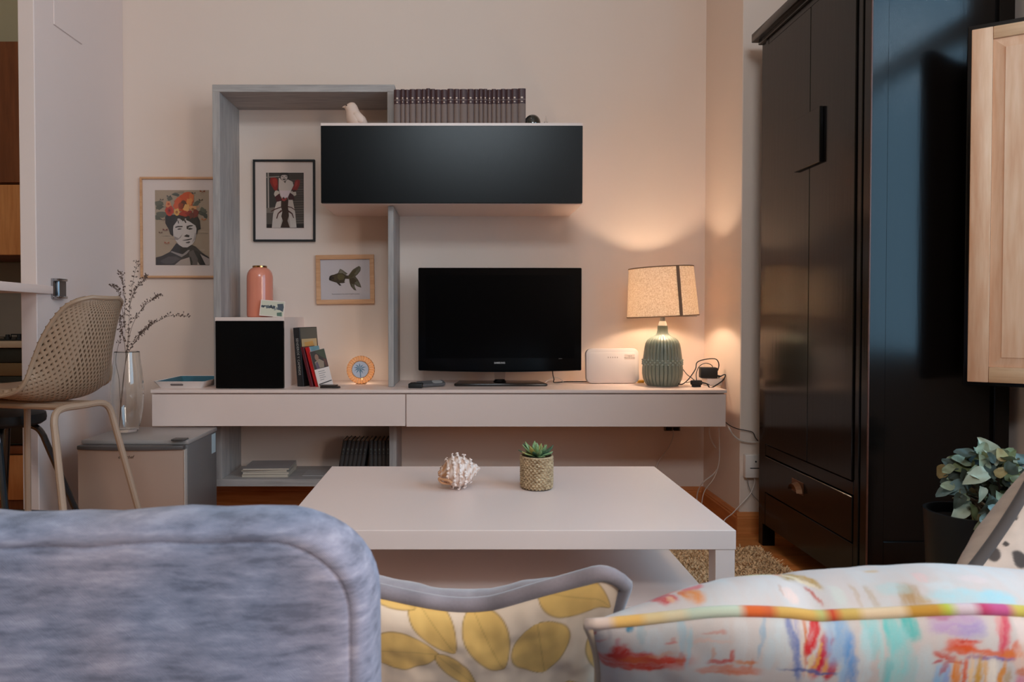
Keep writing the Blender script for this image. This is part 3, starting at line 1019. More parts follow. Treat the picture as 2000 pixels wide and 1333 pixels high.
stems = [
    ([(233, 834), (239, 770), (244, 715), (250, 660), (253, 610), (258, 560), (268, 512)], 3.16, 3.19),
    ([(233, 836), (237, 775), (246, 705), (262, 670), (290, 640), (330, 618), (368, 619)], 3.16, 3.10),
    ([(247, 700), (252, 660), (262, 628), (280, 600), (300, 585), (312, 578)], 3.17, 3.20),
    ([(236, 800), (232, 740), (226, 700), (240, 640), (244, 590), (240, 550), (236, 534)], 3.17, 3.12),
    ([(247, 705), (243, 672), (236, 640), (232, 620), (226, 612)], 3.16, 3.15),
    ([(244, 640), (236, 590), (228, 565), (218, 558)], 3.17, 3.21),
    ([(252, 600), (262, 572), (276, 552), (288, 538)], 3.18, 3.22),
    ([(262, 672), (272, 655), (284, 645), (300, 630)], 3.15, 3.12),
]
sm = MB()
bd = MB()
for pp, ya, yb in stems:
    c = spline(twig(pp, ya, yb), 6)
    n = len(c)
    sm.tube(c, [.0013 - .0008 * i / n for i in range(n)], 5)
    start = int(n * (.42 if n > 30 else .3))
    for i in range(start, n):
        for _ in range(3):
            base = c[i]
            d = Vector((random.uniform(-1, 1), random.uniform(-1, 1), random.uniform(-.2, 1.0))).normalized()
            L = random.uniform(.006, .020)
            tip = base + d * L
            sm.tube([base, base + d * L * .5 + Vector((0, 0, .001)), tip], .0005, 3)
            for q in range(2):
                bp_ = base.lerp(tip, random.uniform(.5, 1)) + Vector((random.uniform(-.003, .003), 0, random.uniform(-.003, .003)))
                bd.ball(bp_, random.uniform(.0012, .0024), 5, 4, scale=(1, 1, 1.7))
sm.build('stem', M['twig'], tw, world=True)
bd.build('buds', M['bud'], tw, world=True, kind='stuff')

# ------------------------------------------------------------------ framed pictures
def picture(name, label, x0, x1, z0, z1, w, depth, matf, mat_w, roll=0.0, glassy=True):
    """frame of four rails with mat board and print recess; returns thing and centre"""
    cx, cz = (x0 + x1) / 2, (z0 + z1) / 2
    t = thing(name, label, 'picture', (cx, BACK, cz))
    t.rotation_euler = (0, roll, 0)
    hx, hz = (x1 - x0) / 2, (z1 - z0) / 2
    f = MB()
    for a, b_, c, d in ((-hx, hx, hz - w, hz), (-hx, hx, -hz, -hz + w), (-hx, -hx + w, -hz + w, hz - w), (hx - w, hx, -hz + w, hz - w)):
        f.box(a, b_, -depth, -.001, c, d, .0015, 1)
    f.build('frame', matf, t)
    MB().box(-hx + w, hx - w, -depth * .45, -.001, -hz + w, hz - w).build('mat_board', mat_w, t)
    if glassy:
        MB().box(-hx + w, hx - w, -depth * .80, -depth * .80 + .0012, -hz + w, hz - w).build('glazing', pane_mat('picture_glass', gloss=.04, rough=.05), t)
    return t, hx, hz, -depth * .45


class Print:
    """flat printed image: coloured polygons stacked a hair apart on the paper"""

    def __init__(self, x0, x1, z0, z1, y, umin, umax, vmin, vmax):
        self.a = (x0, x1, z0, z1, y, umin, umax, vmin, vmax)
        self.mb = MB()
        self.k = 0

    def p(self, pts, col):
        x0, x1, z0, z1, y, u0, u1, v0, v1 = self.a
        self.k += 1
        q = []
        for u, v in pts:
            u = min(max(u, u0), u1)
            v = min(max(v, v0), v1)
            q.append((x0 + (x1 - x0) * (u - u0) / (u1 - u0), y - .00004 * self.k, z1 - (z1 - z0) * (v - v0) / (v1 - v0)))
        c = S(*col)
        # remove degenerate repeats
        r_ = [q[0]]
        for a in q[1:]:
            if (Vector(a) - Vector(r_[-1])).length > 1e-6: r_.append(a)
        if len(r_) > 2:
            f = self.mb.cface(r_, c)
        return self

    def el(self, cx, cy, rx, ry, col, n=14, rot=0.0, jag=0.0, rs=None):
        rs = rs or random
        pts = []
        for i in range(n):
            a = 2 * PI * i / n
            k = 1 + rs.uniform(-jag, jag)
            x, y = rx * k * math.cos(a), ry * k * math.sin(a)
            pts.append((cx + x * math.cos(rot) - y * math.sin(rot), cy + x * math.sin(rot) + y * math.cos(rot)))
        return self.p(pts, col)

    def build(self, parent, name='print'):
        for f in self.mb.bm.faces:
            f.normal_update()
            if f.normal.y > 0: f.normal_flip()
        return self.mb.build(name, M['print'], parent, smooth=False)


WD = M['frame_oak']
# -- woman with a crown of flowers
xa, za = at(275, 543, 3.755).x, at(275, 543, 3.755).z
xb, zb = at(431, 346, 3.755).x, at(431, 346, 3.755).z
t, hx, hz, py0 = picture('framed_portrait', 'oak framed portrait of a woman wearing bright flowers, left of the grey shelf', xa, xb, za, zb, .011, .022, WD, M['paper'])
k_ = 3.762 / 1400
P = Print(at(299.5, 0, 3.76).x - t.location.x, at(405.8, 0, 3.76).x - t.location.x, at(0, 518, 3.76).z - t.location.z, at(0, 371.5, 3.76).z - t.location.z, py0, 75, 905, 90, 1240)
rs = random.Random(3)
P.p([(75, 90), (905, 90), (905, 1240), (75, 1240)], (176, 152, 128))
for i in range(26):
    yy = rs.uniform(100, 1150)
    xx = rs.uniform(75, 760)
    P.p([(xx, yy), (xx + rs.uniform(80, 260), yy + rs.uniform(-20, 20)), (xx + rs.uniform(80, 200), yy + rs.uniform(8, 26)), (xx, yy + rs.uniform(5, 15))], rs.choice([(160, 138, 116), (186, 162, 138), (150, 130, 112), (168, 148, 120)]))
# foliage
for (x, y_, rx, ry, ro) in ((140, 300, 70, 45, .2), (150, 350, 60, 40, -.3), (170, 470, 90, 55, .1), (120, 520, 50, 30, .4), (800, 440, 70, 50, .5), (850, 480, 50, 30, .9), (720, 290, 70, 30, -.6), (400, 160, 60, 25, .1), (300, 220, 40, 30, 0), (620, 160, 60, 30, .4), (820, 400, 60, 30, .6)):
    P.el(x, y_, rx, ry, rs.choice([(92, 92, 76), (104, 102, 86), (84, 86, 74)]), 16, ro, .25, rs)
# butterflies
for (x, y_, s_, c) in ((180, 240, 26, (70, 56, 50)), (290, 190, 30, (66, 64, 66)), (670, 140, 26, (70, 66, 60)), (805, 115, 38, (138, 66, 30)), (780, 245, 30, (76, 72, 54)), (825, 545, 34, (196, 116, 66)), (230, 705, 34, (110, 44, 40)), (160, 745, 26, (96, 62, 48)), (200, 550, 22, (84, 62, 56)), (255, 905, 36, (166, 90, 60)), (720, 350, 26, (226, 150, 110))):
    P.p([(x, y_), (x - s_, y_ - s_ * .8), (x - s_ * 1.1, y_ + .1 * s_)], c).p([(x, y_), (x + s_, y_ - s_ * .7), (x + s_ * 1.1, y_ + .2 * s_)], c)
    P.p([(x, y_), (x - s_ * .7, y_ + s_ * .8), (x - s_ * .1, y_ + s_ * .3)], c).p([(x, y_), (x + s_ * .7, y_ + s_ * .8), (x + s_ * .1, y_ + s_ * .3)], c)
# hair
P.p([(232, 500), (260, 470), (720, 470), (765, 560), (775, 690), (735, 705), (715, 780), (690, 700), (560, 560), (420, 560), (350, 800), (310, 770), (285, 690), (235, 600)], (40, 36, 36))
# jacket and scarf
P.p([(85, 1125), (180, 1100), (300, 1040), (400, 905), (480, 940), (640, 930), (700, 960), (780, 1040), (905, 1130), (905, 1240), (85, 1240)], (58, 52, 52))
P.p([(370, 1240), (470, 1160), (600, 1120), (690, 1050), (800, 1080), (905, 1140), (905, 1240)], (176, 158, 148))
P.p([(680, 1010), (760, 1060), (850, 1240), (760, 1240), (690, 1130)], (40, 36, 38))
P.p([(590, 1040), (660, 1010), (730, 1150), (720, 1240), (620, 1240)], (96, 86, 84))
P.p([(600, 1120), (620, 1110), (650, 1200), (640, 1240), (620, 1240)], (40, 38, 38))
P.p([(760, 1060), (830, 1080), (905, 1130), (895, 1140), (800, 1090)], (50, 44, 44))
P.p([(310, 1040), (400, 1080), (480, 1120), (560, 1070), (610, 1010), (580, 1010), (500, 1075), (400, 1050), (330, 1025)], (150, 140, 136))
P.p([(150, 1180), (280, 1110), (400, 1110), (460, 1150), (340, 1220), (220, 1225)], (84, 76, 76))
P.p([(330, 1020), (400, 905), (520, 960), (640, 940), (560, 1020), (490, 1075), (400, 1050)], (44, 38, 40))
# face
P.p([(352, 700), (360, 640), (420, 560), (520, 540), (610, 560), (690, 620), (712, 680), (706, 780), (690, 860), (650, 920), (570, 970), (500, 968), (440, 930), (390, 860), (358, 790)], (206, 194, 188))
P.p([(352, 720), (372, 800), (440, 830), (500, 760), (470, 820), (420, 860), (380, 850)], (150, 138, 134))
P.p([(640, 900), (690, 850), (706, 760), (690, 740), (670, 830)], (168, 156, 152))
P.p([(385, 655), (430, 640), (500, 642), (500, 660), (430, 662), (390, 672)], (54, 48, 48))
P.p([(415, 690), (450, 676), (490, 684), (470, 696), (430, 700)], (58, 52, 52))
P.p([(560, 645), (610, 628), (660, 630), (650, 645), (600, 655), (580, 690), (562, 690)], (46, 40, 40))
P.p([(575, 690), (610, 668), (660, 682), (640, 694), (600, 700)], (60, 54, 54))
P.p([(516, 800), (560, 770), (605, 785), (600, 815), (560, 812)], (50, 44, 44))
P.p([(490, 862), (560, 848), (640, 830), (645, 842), (580, 862), (510, 866)], (40, 36, 36))
P.p([(545, 892), (600, 876), (618, 890), (590, 908), (555, 906)], (84, 76, 74))
# fringe
P.p([(350, 640), (380, 560), (420, 530), (430, 600), (445, 610), (440, 560), (480, 540), (500, 570), (520, 560), (545, 600), (560, 590), (545, 550), (600, 570), (690, 630), (730, 600), (700, 500), (360, 500)], (44, 40, 40))
P.el(450, 545, 28, 20, (190, 178, 172), 10, .3, .2, rs).el(545, 540, 14, 18, (150, 140, 136), 8)
# flowers
P.el(520, 300, 150, 130, (196, 78, 36), 22, -.5, .14, rs)
P.el(430, 300, 60, 110, (214, 88, 44), 14, .3, .15, rs)
P.el(560, 180, 90, 55, (206, 84, 48), 14, -.3, .25, rs)
P.el(640, 200, 45, 60, (214, 110, 60), 12, 0, .25, rs)
P.el(520, 320, 75, 70, (96, 54, 44), 16, 0, .3, rs)
P.el(480, 340, 40, 50, (150, 60, 36), 10, 0, .3, rs)
P.el(610, 270, 45, 55, (226, 140, 74), 12, .3, .3, rs)
P.el(300, 405, 66, 80, (198, 66, 46), 18, 0, .10, rs).el(300, 405, 40, 48, (176, 46, 36), 14, 0, .15, rs).el(300, 405, 16, 22, (110, 30, 28), 10)
P.el(285, 305, 44, 48, (222, 140, 92), 12, 0, .2, rs).el(288, 305, 18, 16, (190, 80, 50), 9)
P.el(412, 430, 48, 56, (226, 170, 92), 14, 0, .18, rs).el(412, 430, 20, 24, (170, 110, 60), 10)
P.el(560, 370, 50, 62, (228, 168, 100), 14, .3, .25, rs)
P.el(660, 370, 60, 45, (222, 158, 104), 14, .2, .3, rs).el(660, 385, 24, 20, (150, 100, 60), 9)
P.el(520, 450, 70, 45, (178, 58, 44), 14, 0, .25, rs).el(600, 450, 60, 40, (150, 44, 40), 14, 0, .25, rs)
P.el(700, 460, 46, 60, (128, 48, 40), 12, 0, .3, rs).el(640, 480, 40, 50, (104, 44, 38), 12, 0, .3, rs)
P.build(t)

# -- person holding a giant lobster
p0, p1 = at(495, 472, 3.755), at(615, 312, 3.755)
t, hx, hz, py0 = picture('framed_collage', 'black framed picture of a person in white holding a huge red lobster', p0.x, p1.x, p0.z, p1.z, .010, .022, M['rubber'], M['paper'])
P = Print(at(518.2, 0, 3.76).x - t.location.x, at(591.8, 0, 3.76).x - t.location.x, at(0, 445.6, 3.76).z - t.location.z, at(0, 337.5, 3.76).z - t.location.z, py0, 130, 858, 125, 1193)
P.p([(130, 125), (858, 125), (858, 1193), (130, 1193)], (74, 64, 58))
for yy in range(260, 1190, 46):
    P.p([(600, yy), (858, yy - 8), (858, yy + 10), (600, yy + 16)], rs.choice([(96, 84, 76), (110, 98, 88), (86, 76, 68)]))
P.p([(130, 125), (390, 125), (390, 800), (130, 820)], (66, 60, 56))
P.p([(155, 125), (182, 125), (186, 830), (158, 830)], (170, 158, 148)).p([(130, 205), (400, 190), (400, 208), (130, 224)], (150, 140, 132))
P.p([(130, 810), (300, 790), (300, 900), (130, 905)], (130, 116, 106)).p([(130, 910), (280, 900), (260, 1193), (130, 1193)], (92, 82, 74))
P.p([(130, 1120), (858, 1120), (858, 1193), (130, 1193)], (44, 36, 34))
# coat
P.p([(375, 225), (440, 250), (540, 250), (640, 300), (660, 370), (610, 480), (640, 640), (690, 900), (715, 1185), (235, 1190), (260, 930), (320, 720), (400, 560), (370, 430)], (206, 190, 180))
P.p([(390, 470), (600, 470), (560, 600), (480, 640), (420, 580)], (222, 200, 204))
P.el(330, 530, 50, 65, (206, 190, 176), 12, .4, .15, rs).el(660, 520, 48, 60, (196, 180, 166), 12, -.5, .15, rs)
P.p([(450, 900), (560, 900), (600, 1185), (400, 1185)], (176, 160, 150))
# head
P.el(480, 190, 92, 95, (52, 46, 44), 16).el(478, 210, 66, 74, (196, 180, 172), 16)
P.p([(400, 130), (560, 130), (555, 185), (500, 168), (440, 172), (402, 200)], (50, 44, 42))
P.p([(425, 195), (460, 188), (462, 200), (430, 206)], (60, 52, 50)).p([(500, 188), (540, 192), (536, 204), (500, 200)], (60, 52, 50))
P.p([(440, 246), (520, 244), (490, 270), (460, 268)], (70, 58, 54)).p([(466, 215), (488, 215), (492, 238), (462, 238)], (150, 134, 126))
P.p([(440, 275), (470, 295), (520, 275), (500, 330), (470, 300)], (96, 84, 78))
# claws
P.p([(215, 225), (300, 215), (350, 250), (360, 380), (340, 470), (290, 470), (235, 380), (200, 300)], (142, 40, 34))
P.p([(250, 250), (330, 240), (340, 350), (300, 410), (255, 330)], (170, 54, 42))
P.p([(690, 280), (740, 255), (790, 280), (775, 370), (730, 460), (650, 480), (630, 440), (670, 370)], (138, 42, 40))
P.p([(690, 320), (740, 280), (740, 350), (690, 420)], (166, 58, 50))
P.p([(620, 450), (700, 460), (720, 490), (650, 500)], (74, 40, 36))
# arms of lobster
P.p([(300, 590), (380, 530), (440, 640), (420, 670), (330, 690)], (84, 36, 38)).p([(590, 510), (660, 560), (680, 650), (560, 650), (550, 600)], (70, 36, 38))
P.p([(420, 650), (470, 590), (500, 640), (540, 600), (560, 660), (550, 780), (560, 860), (570, 960), (540, 1050), (585, 1185), (405, 1185), (450, 1050), (420, 970), (440, 880), (415, 780)], (62, 40, 30))
P.p([(440, 600), (470, 640), (520, 600), (530, 640), (480, 680), (430, 660)], (160, 62, 62))
for pts in (((420, 780), (300, 820), (210, 870), (230, 878), (310, 838), (420, 800)), ((420, 840), (350, 910), (320, 1010), (340, 1015), (370, 920), (440, 870)), ((550, 770), (620, 790), (690, 840), (680, 850), (610, 804), (550, 792)), ((560, 850), (640, 910), (668, 1000), (655, 1004), (620, 925), (550, 880))):
    P.p(pts, (84, 44, 38))
P.build(t)

# -- goldfish
p0, p1 = at(617.5, 594, 3.755), at(731, 498, 3.755)
t, hx, hz, py0 = picture('framed_fish_print', 'pale wood framed print of a dark goldfish above the console', p0.x, p1.x, p0.z, p1.z, .023, .020, WD, plain('print_paper', S(214, 204, 206), .8), roll=R(-.8))
q0, q1 = at(610, 600, 3.76), at(740, 490, 3.76)
P = Print(q0.x - t.location.x, q1.x - t.location.x, q0.z - t.location.z, q1.z - t.location.z, py0, 0, 1575, 0, 1333)
P.p([(850, 590), (960, 450), (1060, 390), (1110, 365), (1150, 400), (1140, 480), (1080, 560), (1020, 610), (1080, 690), (1130, 790), (1155, 880), (1060, 850), (1000, 800), (1000, 860), (1040, 950), (980, 930), (910, 850), (880, 760), (870, 680)], (92, 84, 66))
P.p([(860, 600), (960, 480), (1040, 430), (1010, 560), (940, 640), (880, 650)], (80, 70, 40)).p([(880, 660), (970, 640), (1050, 720), (980, 780), (960, 880), (900, 800)], (72, 60, 38))
P.p([(990, 560), (1120, 400), (1130, 470), (1060, 560)], (110, 104, 84)).p([(1000, 760), (1060, 720), (1120, 800), (1130, 860), (1060, 830)], (112, 108, 90)).p([(920, 780), (980, 800), (1030, 930), (960, 900)], (104, 98, 80))
P.p([(600, 540), (660, 425), (720, 455), (840, 545), (780, 580), (640, 580)], (112, 104, 88)).p([(640, 540), (670, 450), (720, 490), (780, 560)], (132, 124, 106))
P.p([(395, 660), (410, 600), (450, 575), (520, 560), (600, 530), (720, 530), (780, 575), (850, 590), (870, 670), (780, 665), (765, 720), (720, 765), (640, 770), (540, 745), (450, 715), (400, 690)], (70, 58, 38))
P.p([(600, 560), (700, 545), (770, 600), (740, 680), (640, 700), (590, 640)], (98, 88, 52)).p([(500, 600), (580, 570), (590, 690), (520, 700)], (80, 66, 42))
P.p([(395, 660), (410, 600), (460, 580), (470, 640), (440, 710), (400, 690)], (40, 30, 22)).el(485, 640, 34, 36, (66, 54, 40), 12).el(485, 640, 16, 18, (24, 18, 14), 10)
P.p([(570, 750), (640, 765), (690, 825), (640, 825)], (62, 48, 40)).p([(690, 740), (780, 735), (760, 760), (700, 770)], (70, 58, 48))
P.build(t)
text_mesh('caption', 'Reincarnacion, it is a kind of gold memory', .0085, plain('caption_ink', S(90, 80, 84), .7), t, Matrix.Translation((0, py0 - .0006, at(0, 574.5, 3.76).z - t.location.z)) @ FACE_CAM, extrude=.0001)
# ------------------------------------------------------------------ rows of bound volumes
CT = 1.898
M['spine'] = plain('maroon_leather', S(70, 40, 40), .42, spec=.4, noise=.15, nscale=60, bump=.1, bscale=500)
M['spine_cloth'] = plain('brown_cloth_spine', S(124, 102, 92), .6, noise=.12, nscale=70, bump=.1, bscale=700)
M['gilt'] = plain('gilt', S(196, 168, 150), .4, metal=.3)
M['pages'] = plain('page_edges', S(206, 188, 168), .85)
ORD = ['first', 'second', 'third', 'fourth', 'fifth', 'sixth', 'seventh', 'eighth', 'ninth', 'tenth', 'eleventh', 'twelfth', 'thirteenth', 'fourteenth',
       'fifteenth', 'sixteenth', 'seventeenth', 'eighteenth', 'nineteenth', 'twentieth', 'twenty-first', 'twenty-second', 'twenty-third', 'twenty-fourth']


def make_volume(w, h, d, label, group, mats):
    """bound volume standing with its spine towards -Y; origin at the bottom centre of the spine side"""
    leather, cloth, gilt = mats
    t = thing('book', label, 'book', (0, 0, 0), 0, group)
    c = MB()
    c.box(-w / 2, -w / 2 + .0022, .004, d, 0, h).box(w / 2 - .0022, w / 2, .004, d, 0, h)
    n = 8
    prof = [(-w / 2, .006)] + [(-w / 2 * math.cos(PI * k / n), .006 - .007 * math.sin(PI * k / n)) for k in range(1, n)] + [(w / 2, .006)]
    for za, zb, k in ((0, h * .045, 0), (h * .72, h, 0), (h * .595, h * .70, 0)):
        c.prism([(p[0], p[1] - .0004) for p in prof], za, zb)
    cvr = c.build('cover', leather, t)
    MB().prism(prof, h * .045, h * .595).prism(prof, h * .70, h * .72).build('spine_cloth', cloth, t)
    g = MB()
    g.prism([(p[0] * .62, p[1] - .0010) for p in prof], h * .735, h * .775)
    g.prism([(p[0] * .55, p[1] - .0010) for p in prof], h * .635, h * .660)
    g.build('title_band', gilt, cvr)
    MB().box(-w / 2 + .0022, w / 2 - .0022, .006, d - .004, .003, h - .004).build('pages', M['pages'], t)
    return t


vm = (M['spine'], M['spine_cloth'], M['gilt'])
cxs = [772, 782, 790.5, 799.5, 811.5, 823, 832, 840.5, 850, 861, 873.5, 886, 897.5, 912.5, 925.5, 935, 943.5, 952, 960, 969, 978, 988, 998.5, 1011.5, 1027]
proto = None
Yb = 3.40
for i in range(24):
    xa, xb = at(cxs[i], 200, Yb).x + .0003, at(cxs[i + 1], 200, Yb).x - .0003
    if i == 0: xa = -.316
    w = xb - xa
    lab = 'maroon and brown leather-bound volume, %s from the left in the row on the wall cabinet' % ORD[i]
    if proto is None:
        proto = make_volume(.022, at(900, 174, 3.40).z - CT, .11, lab, 'bound volumes on the wall cabinet', vm)
        b = proto
    else:
        b = copy_tree(proto)
        b['label'] = lab
    b.location = ((xa + xb) / 2, Yb, CT)
    b.scale = (w / .022, 1, 1 + random.uniform(-.02, .02))
# lower row, leaning
vd = (plain('dark_leather', S(44, 38, 36), .5, noise=.15, nscale=60), plain('dark_cloth', S(58, 50, 46), .7), plain('dull_gilt', S(84, 88, 80), .5))
protod = None
xr = -.3485
hh = .178
for i in range(11):
    w = .0205
    lean_ = 0.0 if i < 5 else -R(9.5)
    lab = 'dark brown bound volume, %s from the right in the row on the low shelf' % ORD[i]
    if protod is None:
        protod = make_volume(.0205, hh, .14, lab, 'dark volumes on the low shelf', vd)
        b = protod
    else:
        b = copy_tree(protod)
        b['label'] = lab
    a = -lean_
    if i < 5:
        b.location = (xr - w / 2 - .0003, 3.52, .2065)
        xr -= w + .0006
        pl_x = xr
    else:
        # leaning to the right: the foot slides left, the top right corner touches its neighbour
        wb = w / math.cos(a)
        pl_x -= (wb + .0004) if i > 5 else (w / 2) * math.cos(a) + hh * 1.016 * math.sin(a)
        b.location = (pl_x, 3.52, .2065 + (w / 2) * math.sin(a) + .0002)
        b.rotation_euler = (0, a, 0)
    b.scale = (1, 1, 1 + random.uniform(-.015, .015))

# ------------------------------------------------------------------ ornaments on the wall cabinet
bd_ = thing('bird_figurine', 'pale ceramic bird figurine on the left end of the wall cabinet', 'figurine', (at(695, 238, 3.44).x, 3.44, CT))
M['ceramic'] = plain('pale_bisque', S(226, 196, 178), .45)
s_ = 1.22 * 3.44 / 1400
b = MB()
rings = []
for z, cxp, rx, ry in ((0, 3, 11, 10), (3, 3, 14.5, 13), (9, 2, 16.5, 15), (16, 0, 15.5, 14.5), (22, -3, 12.5, 12), (26, -5, 10.8, 10.8), (31, -7, 10.8, 10.5), (35.5, -7, 8.6, 8.6), (39, -6, 4.5, 4.5), (40, -6, 1, 1)):
    rings.append([((cxp + rx * math.cos(2 * PI * k / 20)) * s_, ry * math.sin(2 * PI * k / 20) * s_, z * s_) for k in range(20)])
b.loops(rings)
b.build('body', M['ceramic'], bd_)
MB().lathe([(2.6 * s_, 0), (1.6 * s_, 2.4 * s_), (.2 * s_, 5.5 * s_)], 10, M=Matrix.Translation((-16.5 * s_, 0, 33 * s_)) @ Matrix.Rotation(R(-95), 4, 'Y')).build('beak', M['ceramic'], bd_)
MB().ball((11 * s_, 0, 7 * s_), 7 * s_, 12, 8, scale=(1.7, .45, .6), M=Matrix.Translation((10 * s_, 0, 9 * s_)) @ Matrix.Rotation(R(38), 4, 'Y') @ Matrix.Translation((-11 * s_, 0, -7 * s_))).build('tail', M['ceramic'], bd_)
for sg in (-1, 1):
    MB().ball((0, 0, 0), 9 * s_, 12, 8, scale=(1.15, .22, .7), M=Matrix.Translation((6 * s_, sg * 13.2 * s_, 13 * s_)) @ Matrix.Rotation(R(48), 4, 'Y')).build('wing', M['ceramic'], bd_)
    MB().ball((-13.5 * s_, sg * 7.4 * s_, 33.5 * s_), 1.1 * s_, 8, 6).build('eye', M['rubber'], bd_)

pw_ = thing('paperweight', 'dark green glass dome paperweight beside the row of books', 'paperweight', (at(1040, 237, 3.42).x, 3.42, CT))
r_ = 16.5 * 3.42 / 1400
MB().lathe([(0, 0), (r_ * .97, .0), (r_, .004), (r_ * .985, .014), (r_ * .92, .028), (r_ * .80, .039), (r_ * .6, .048), (r_ * .35, .054), (0, .056)], 28, cap0=False, cap1=False).build('dome', plain('bottle_green_glass', S(14, 22, 18), .06, spec=.8, coat=.6), pw_)
MB().ball((-.009, -r_ * .82, .024), .0048, 10, 8, scale=(.8, .6, 1.8)).build('inclusion', M['ceramic'], pw_)
cf = thing('glass_figurine', 'tiny clear glass figurine right of the green paperweight', 'figurine', (at(1066, 237, 3.42).x, 3.42, CT))
MB().lathe([(0, 0), (.008, 0), (.009, .003), (.004, .006), (.003, .010), (.006, .014), (.007, .019), (.004, .026), (.002, .044), (0, .052)], 14, cap0=False, cap1=False).build('body', glass_mat('figurine_glass', (.95, .97, .96, 1)), cf)
MB().ball((-.006, 0, .021), .003, 8, 6, scale=(1.6, .5, .7)).ball((.006, 0, .021), .003, 8, 6, scale=(1.6, .5, .7)).build('wing', glass_mat('figurine_glass_wing', (.95, .97, .96, 1)), cf)

# ------------------------------------------------------------------ on the cube: salmon vase and photo card
vz = thing('salmon_vase', 'tall salmon pink vase with a copper rim on the cube cabinet', 'vase', (at(508, 617, 3.56).x, 3.56, .993))
h_ = 100 * 3.56 / 1400
rv = 25 * 3.56 / 1400
MB().lathe([(0, 0), (rv * .93, 0), (rv * .985, .004), (rv, .015), (rv, h_ * .74), (rv * .985, h_ * .80), (rv * .93, h_ * .86), (rv * .82, h_ * .91), (rv * .68, h_ * .945), (rv * .56, h_ * .958), (rv * .53, h_ * .965), (rv * .48, h_ * .965), (rv * .48, h_ * .90), (0, h_ * .90)], 48, cap0=False, cap1=False) \
    .build('body', plain('salmon_glaze', S(226, 138, 112), .22, spec=.5, coat=.3), vz)
MB().lathe([(rv * .535, h_ * .962), (rv * .555, h_ * .966), (rv * .555, h_ * .995), (rv * .53, h_), (rv * .47, h_ * .998), (rv * .46, h_ * .962)], 40, cap0=False, cap1=False).build('rim', M['brass'], vz)
pc = thing('photo_card', 'small black and white photo card leaning on the salmon vase', 'photo', (at(530, 617, 3.47).x, 3.47, .9935), R(6))
tilt = Matrix.Rotation(R(-10), 4, 'X') @ Matrix.Rotation(R(5), 4, 'Y')
cw, ch = 47 * 3.47 / 1400, 33 * 3.47 / 1400
MB().box(-cw / 2, cw / 2, 0, .0006, 0.003, ch, M=tilt).build('card', M['paper'], pc)
P = Print(-cw / 2, cw / 2, 0.003, ch, -.0002, 0, 100, 0, 70)
rs = random.Random(8)
P.p([(3, 3), (97, 3), (97, 67), (3, 67)], (206, 198, 176))
for k in range(13):
    P.el(10 + 6.5 * k, 30 + rs.uniform(-4, 8), rs.uniform(3, 7), rs.uniform(5, 10), rs.choice([(70, 76, 84), (96, 100, 104), (50, 54, 60), (150, 148, 140)]), 9, rs.uniform(0, 3), .3, rs)
P.p([(68, 14), (92, 10), (96, 26), (94, 46), (74, 36)], (78, 84, 92)).p([(70, 52), (90, 48), (92, 66), (72, 66)], (96, 116, 100))
P.mb.bm.transform(tilt)
P.build(pc)

# ------------------------------------------------------------------ tray at the left end
tr = thing('tray', 'white serving tray with a teal inside, left of the cube cabinet', 'tray', (-1.318, 3.508, .660))
def rect_ring(hx, hy, z, r, n=4):
    out = []
    for cx_, cy_, a0 in ((hx - r, hy - r, 0), (-(hx - r), hy - r, 90), (-(hx - r), -(hy - r), 180), (hx - r, -(hy - r), 270)):
        for i in range(n + 1):
            a = R(a0 + 90 * i / n)
            out.append((cx_ + r * math.cos(a), cy_ + r * math.sin(a), z))
    return out
MB().loops([rect_ring(.098, .145, 0, .012), rect_ring(.119, .166, .032, .012), rect_ring(.1205, .1675, .0335, .012), rect_ring(.1165, .1635, .0325, .012), rect_ring(.1155, .1625, .031, .012)], cap0=True, cap1=False) \
    .build('tray_body', M['white_plastic'], tr)
M['teal'] = plain('teal_print', S(46, 108, 126), .4, noise=.45, nscale=14)
MB().loops([rect_ring(.1155, .1625, .031, .012), rect_ring(.097, .144, .004, .012), rect_ring(.02, .02, .0035, .01)], cap0=False, cap1=True).build('tray_inside', M['teal'], tr)
hd = MB().rslab(.030, .0055, .0054, [(0, 0), (0, .004)], M=Matrix.Translation((-.012, -.1575, .0165)) @ Matrix.Rotation(R(30), 4, 'X'))
hd.build('handle_slot', plain('slot_shade', S(120, 108, 104), .7), tr)

# ------------------------------------------------------------------ books leaning on the cube
def leaning_book(label, xfoot, yfront, w, h, d, lean, yaw, spine_m, cover_m, z=.6605, name='book'):
    """spine faces -Y, top leans left by lean"""
    t = thing(name, label, 'book', (xfoot, yfront, z), yaw)
    t.rotation_euler = (0, -lean, yaw)
    c = MB().box(-w, -w + .002, 0, d, 0, h, .0004, 1).box(-.002, 0, 0, d, 0, h, .0004, 1)
    c.build('cover', cover_m, t)
    MB().box(-w, 0, -.0012, .002, 0, h, .0008, 1).build('spine', spine_m, t)
    MB().box(-w + .002, -.002, .002, d - .003, .003, h - .003).build('pages', M['pages'], t)
    return t
bk1 = plain('book_black', S(26, 22, 22), .4)
bk_red = plain('book_red', S(196, 28, 30), .4)
bk_dkred = plain('book_maroon', S(96, 20, 30), .4)
bk_blue = plain('book_pale_blue', S(176, 204, 224), .4)
bk_teal = plain('book_teal', S(90, 150, 165), .4)
b1 = leaning_book('tall black book leaning on the cube cabinet', at(593.5, 750, 3.43).x, 3.43, .034, .285, .17, R(4.6), R(-17), bk1, bk1)
P = Print(.0, .17, 0, .285, 0, 0, 100, 0, 100)
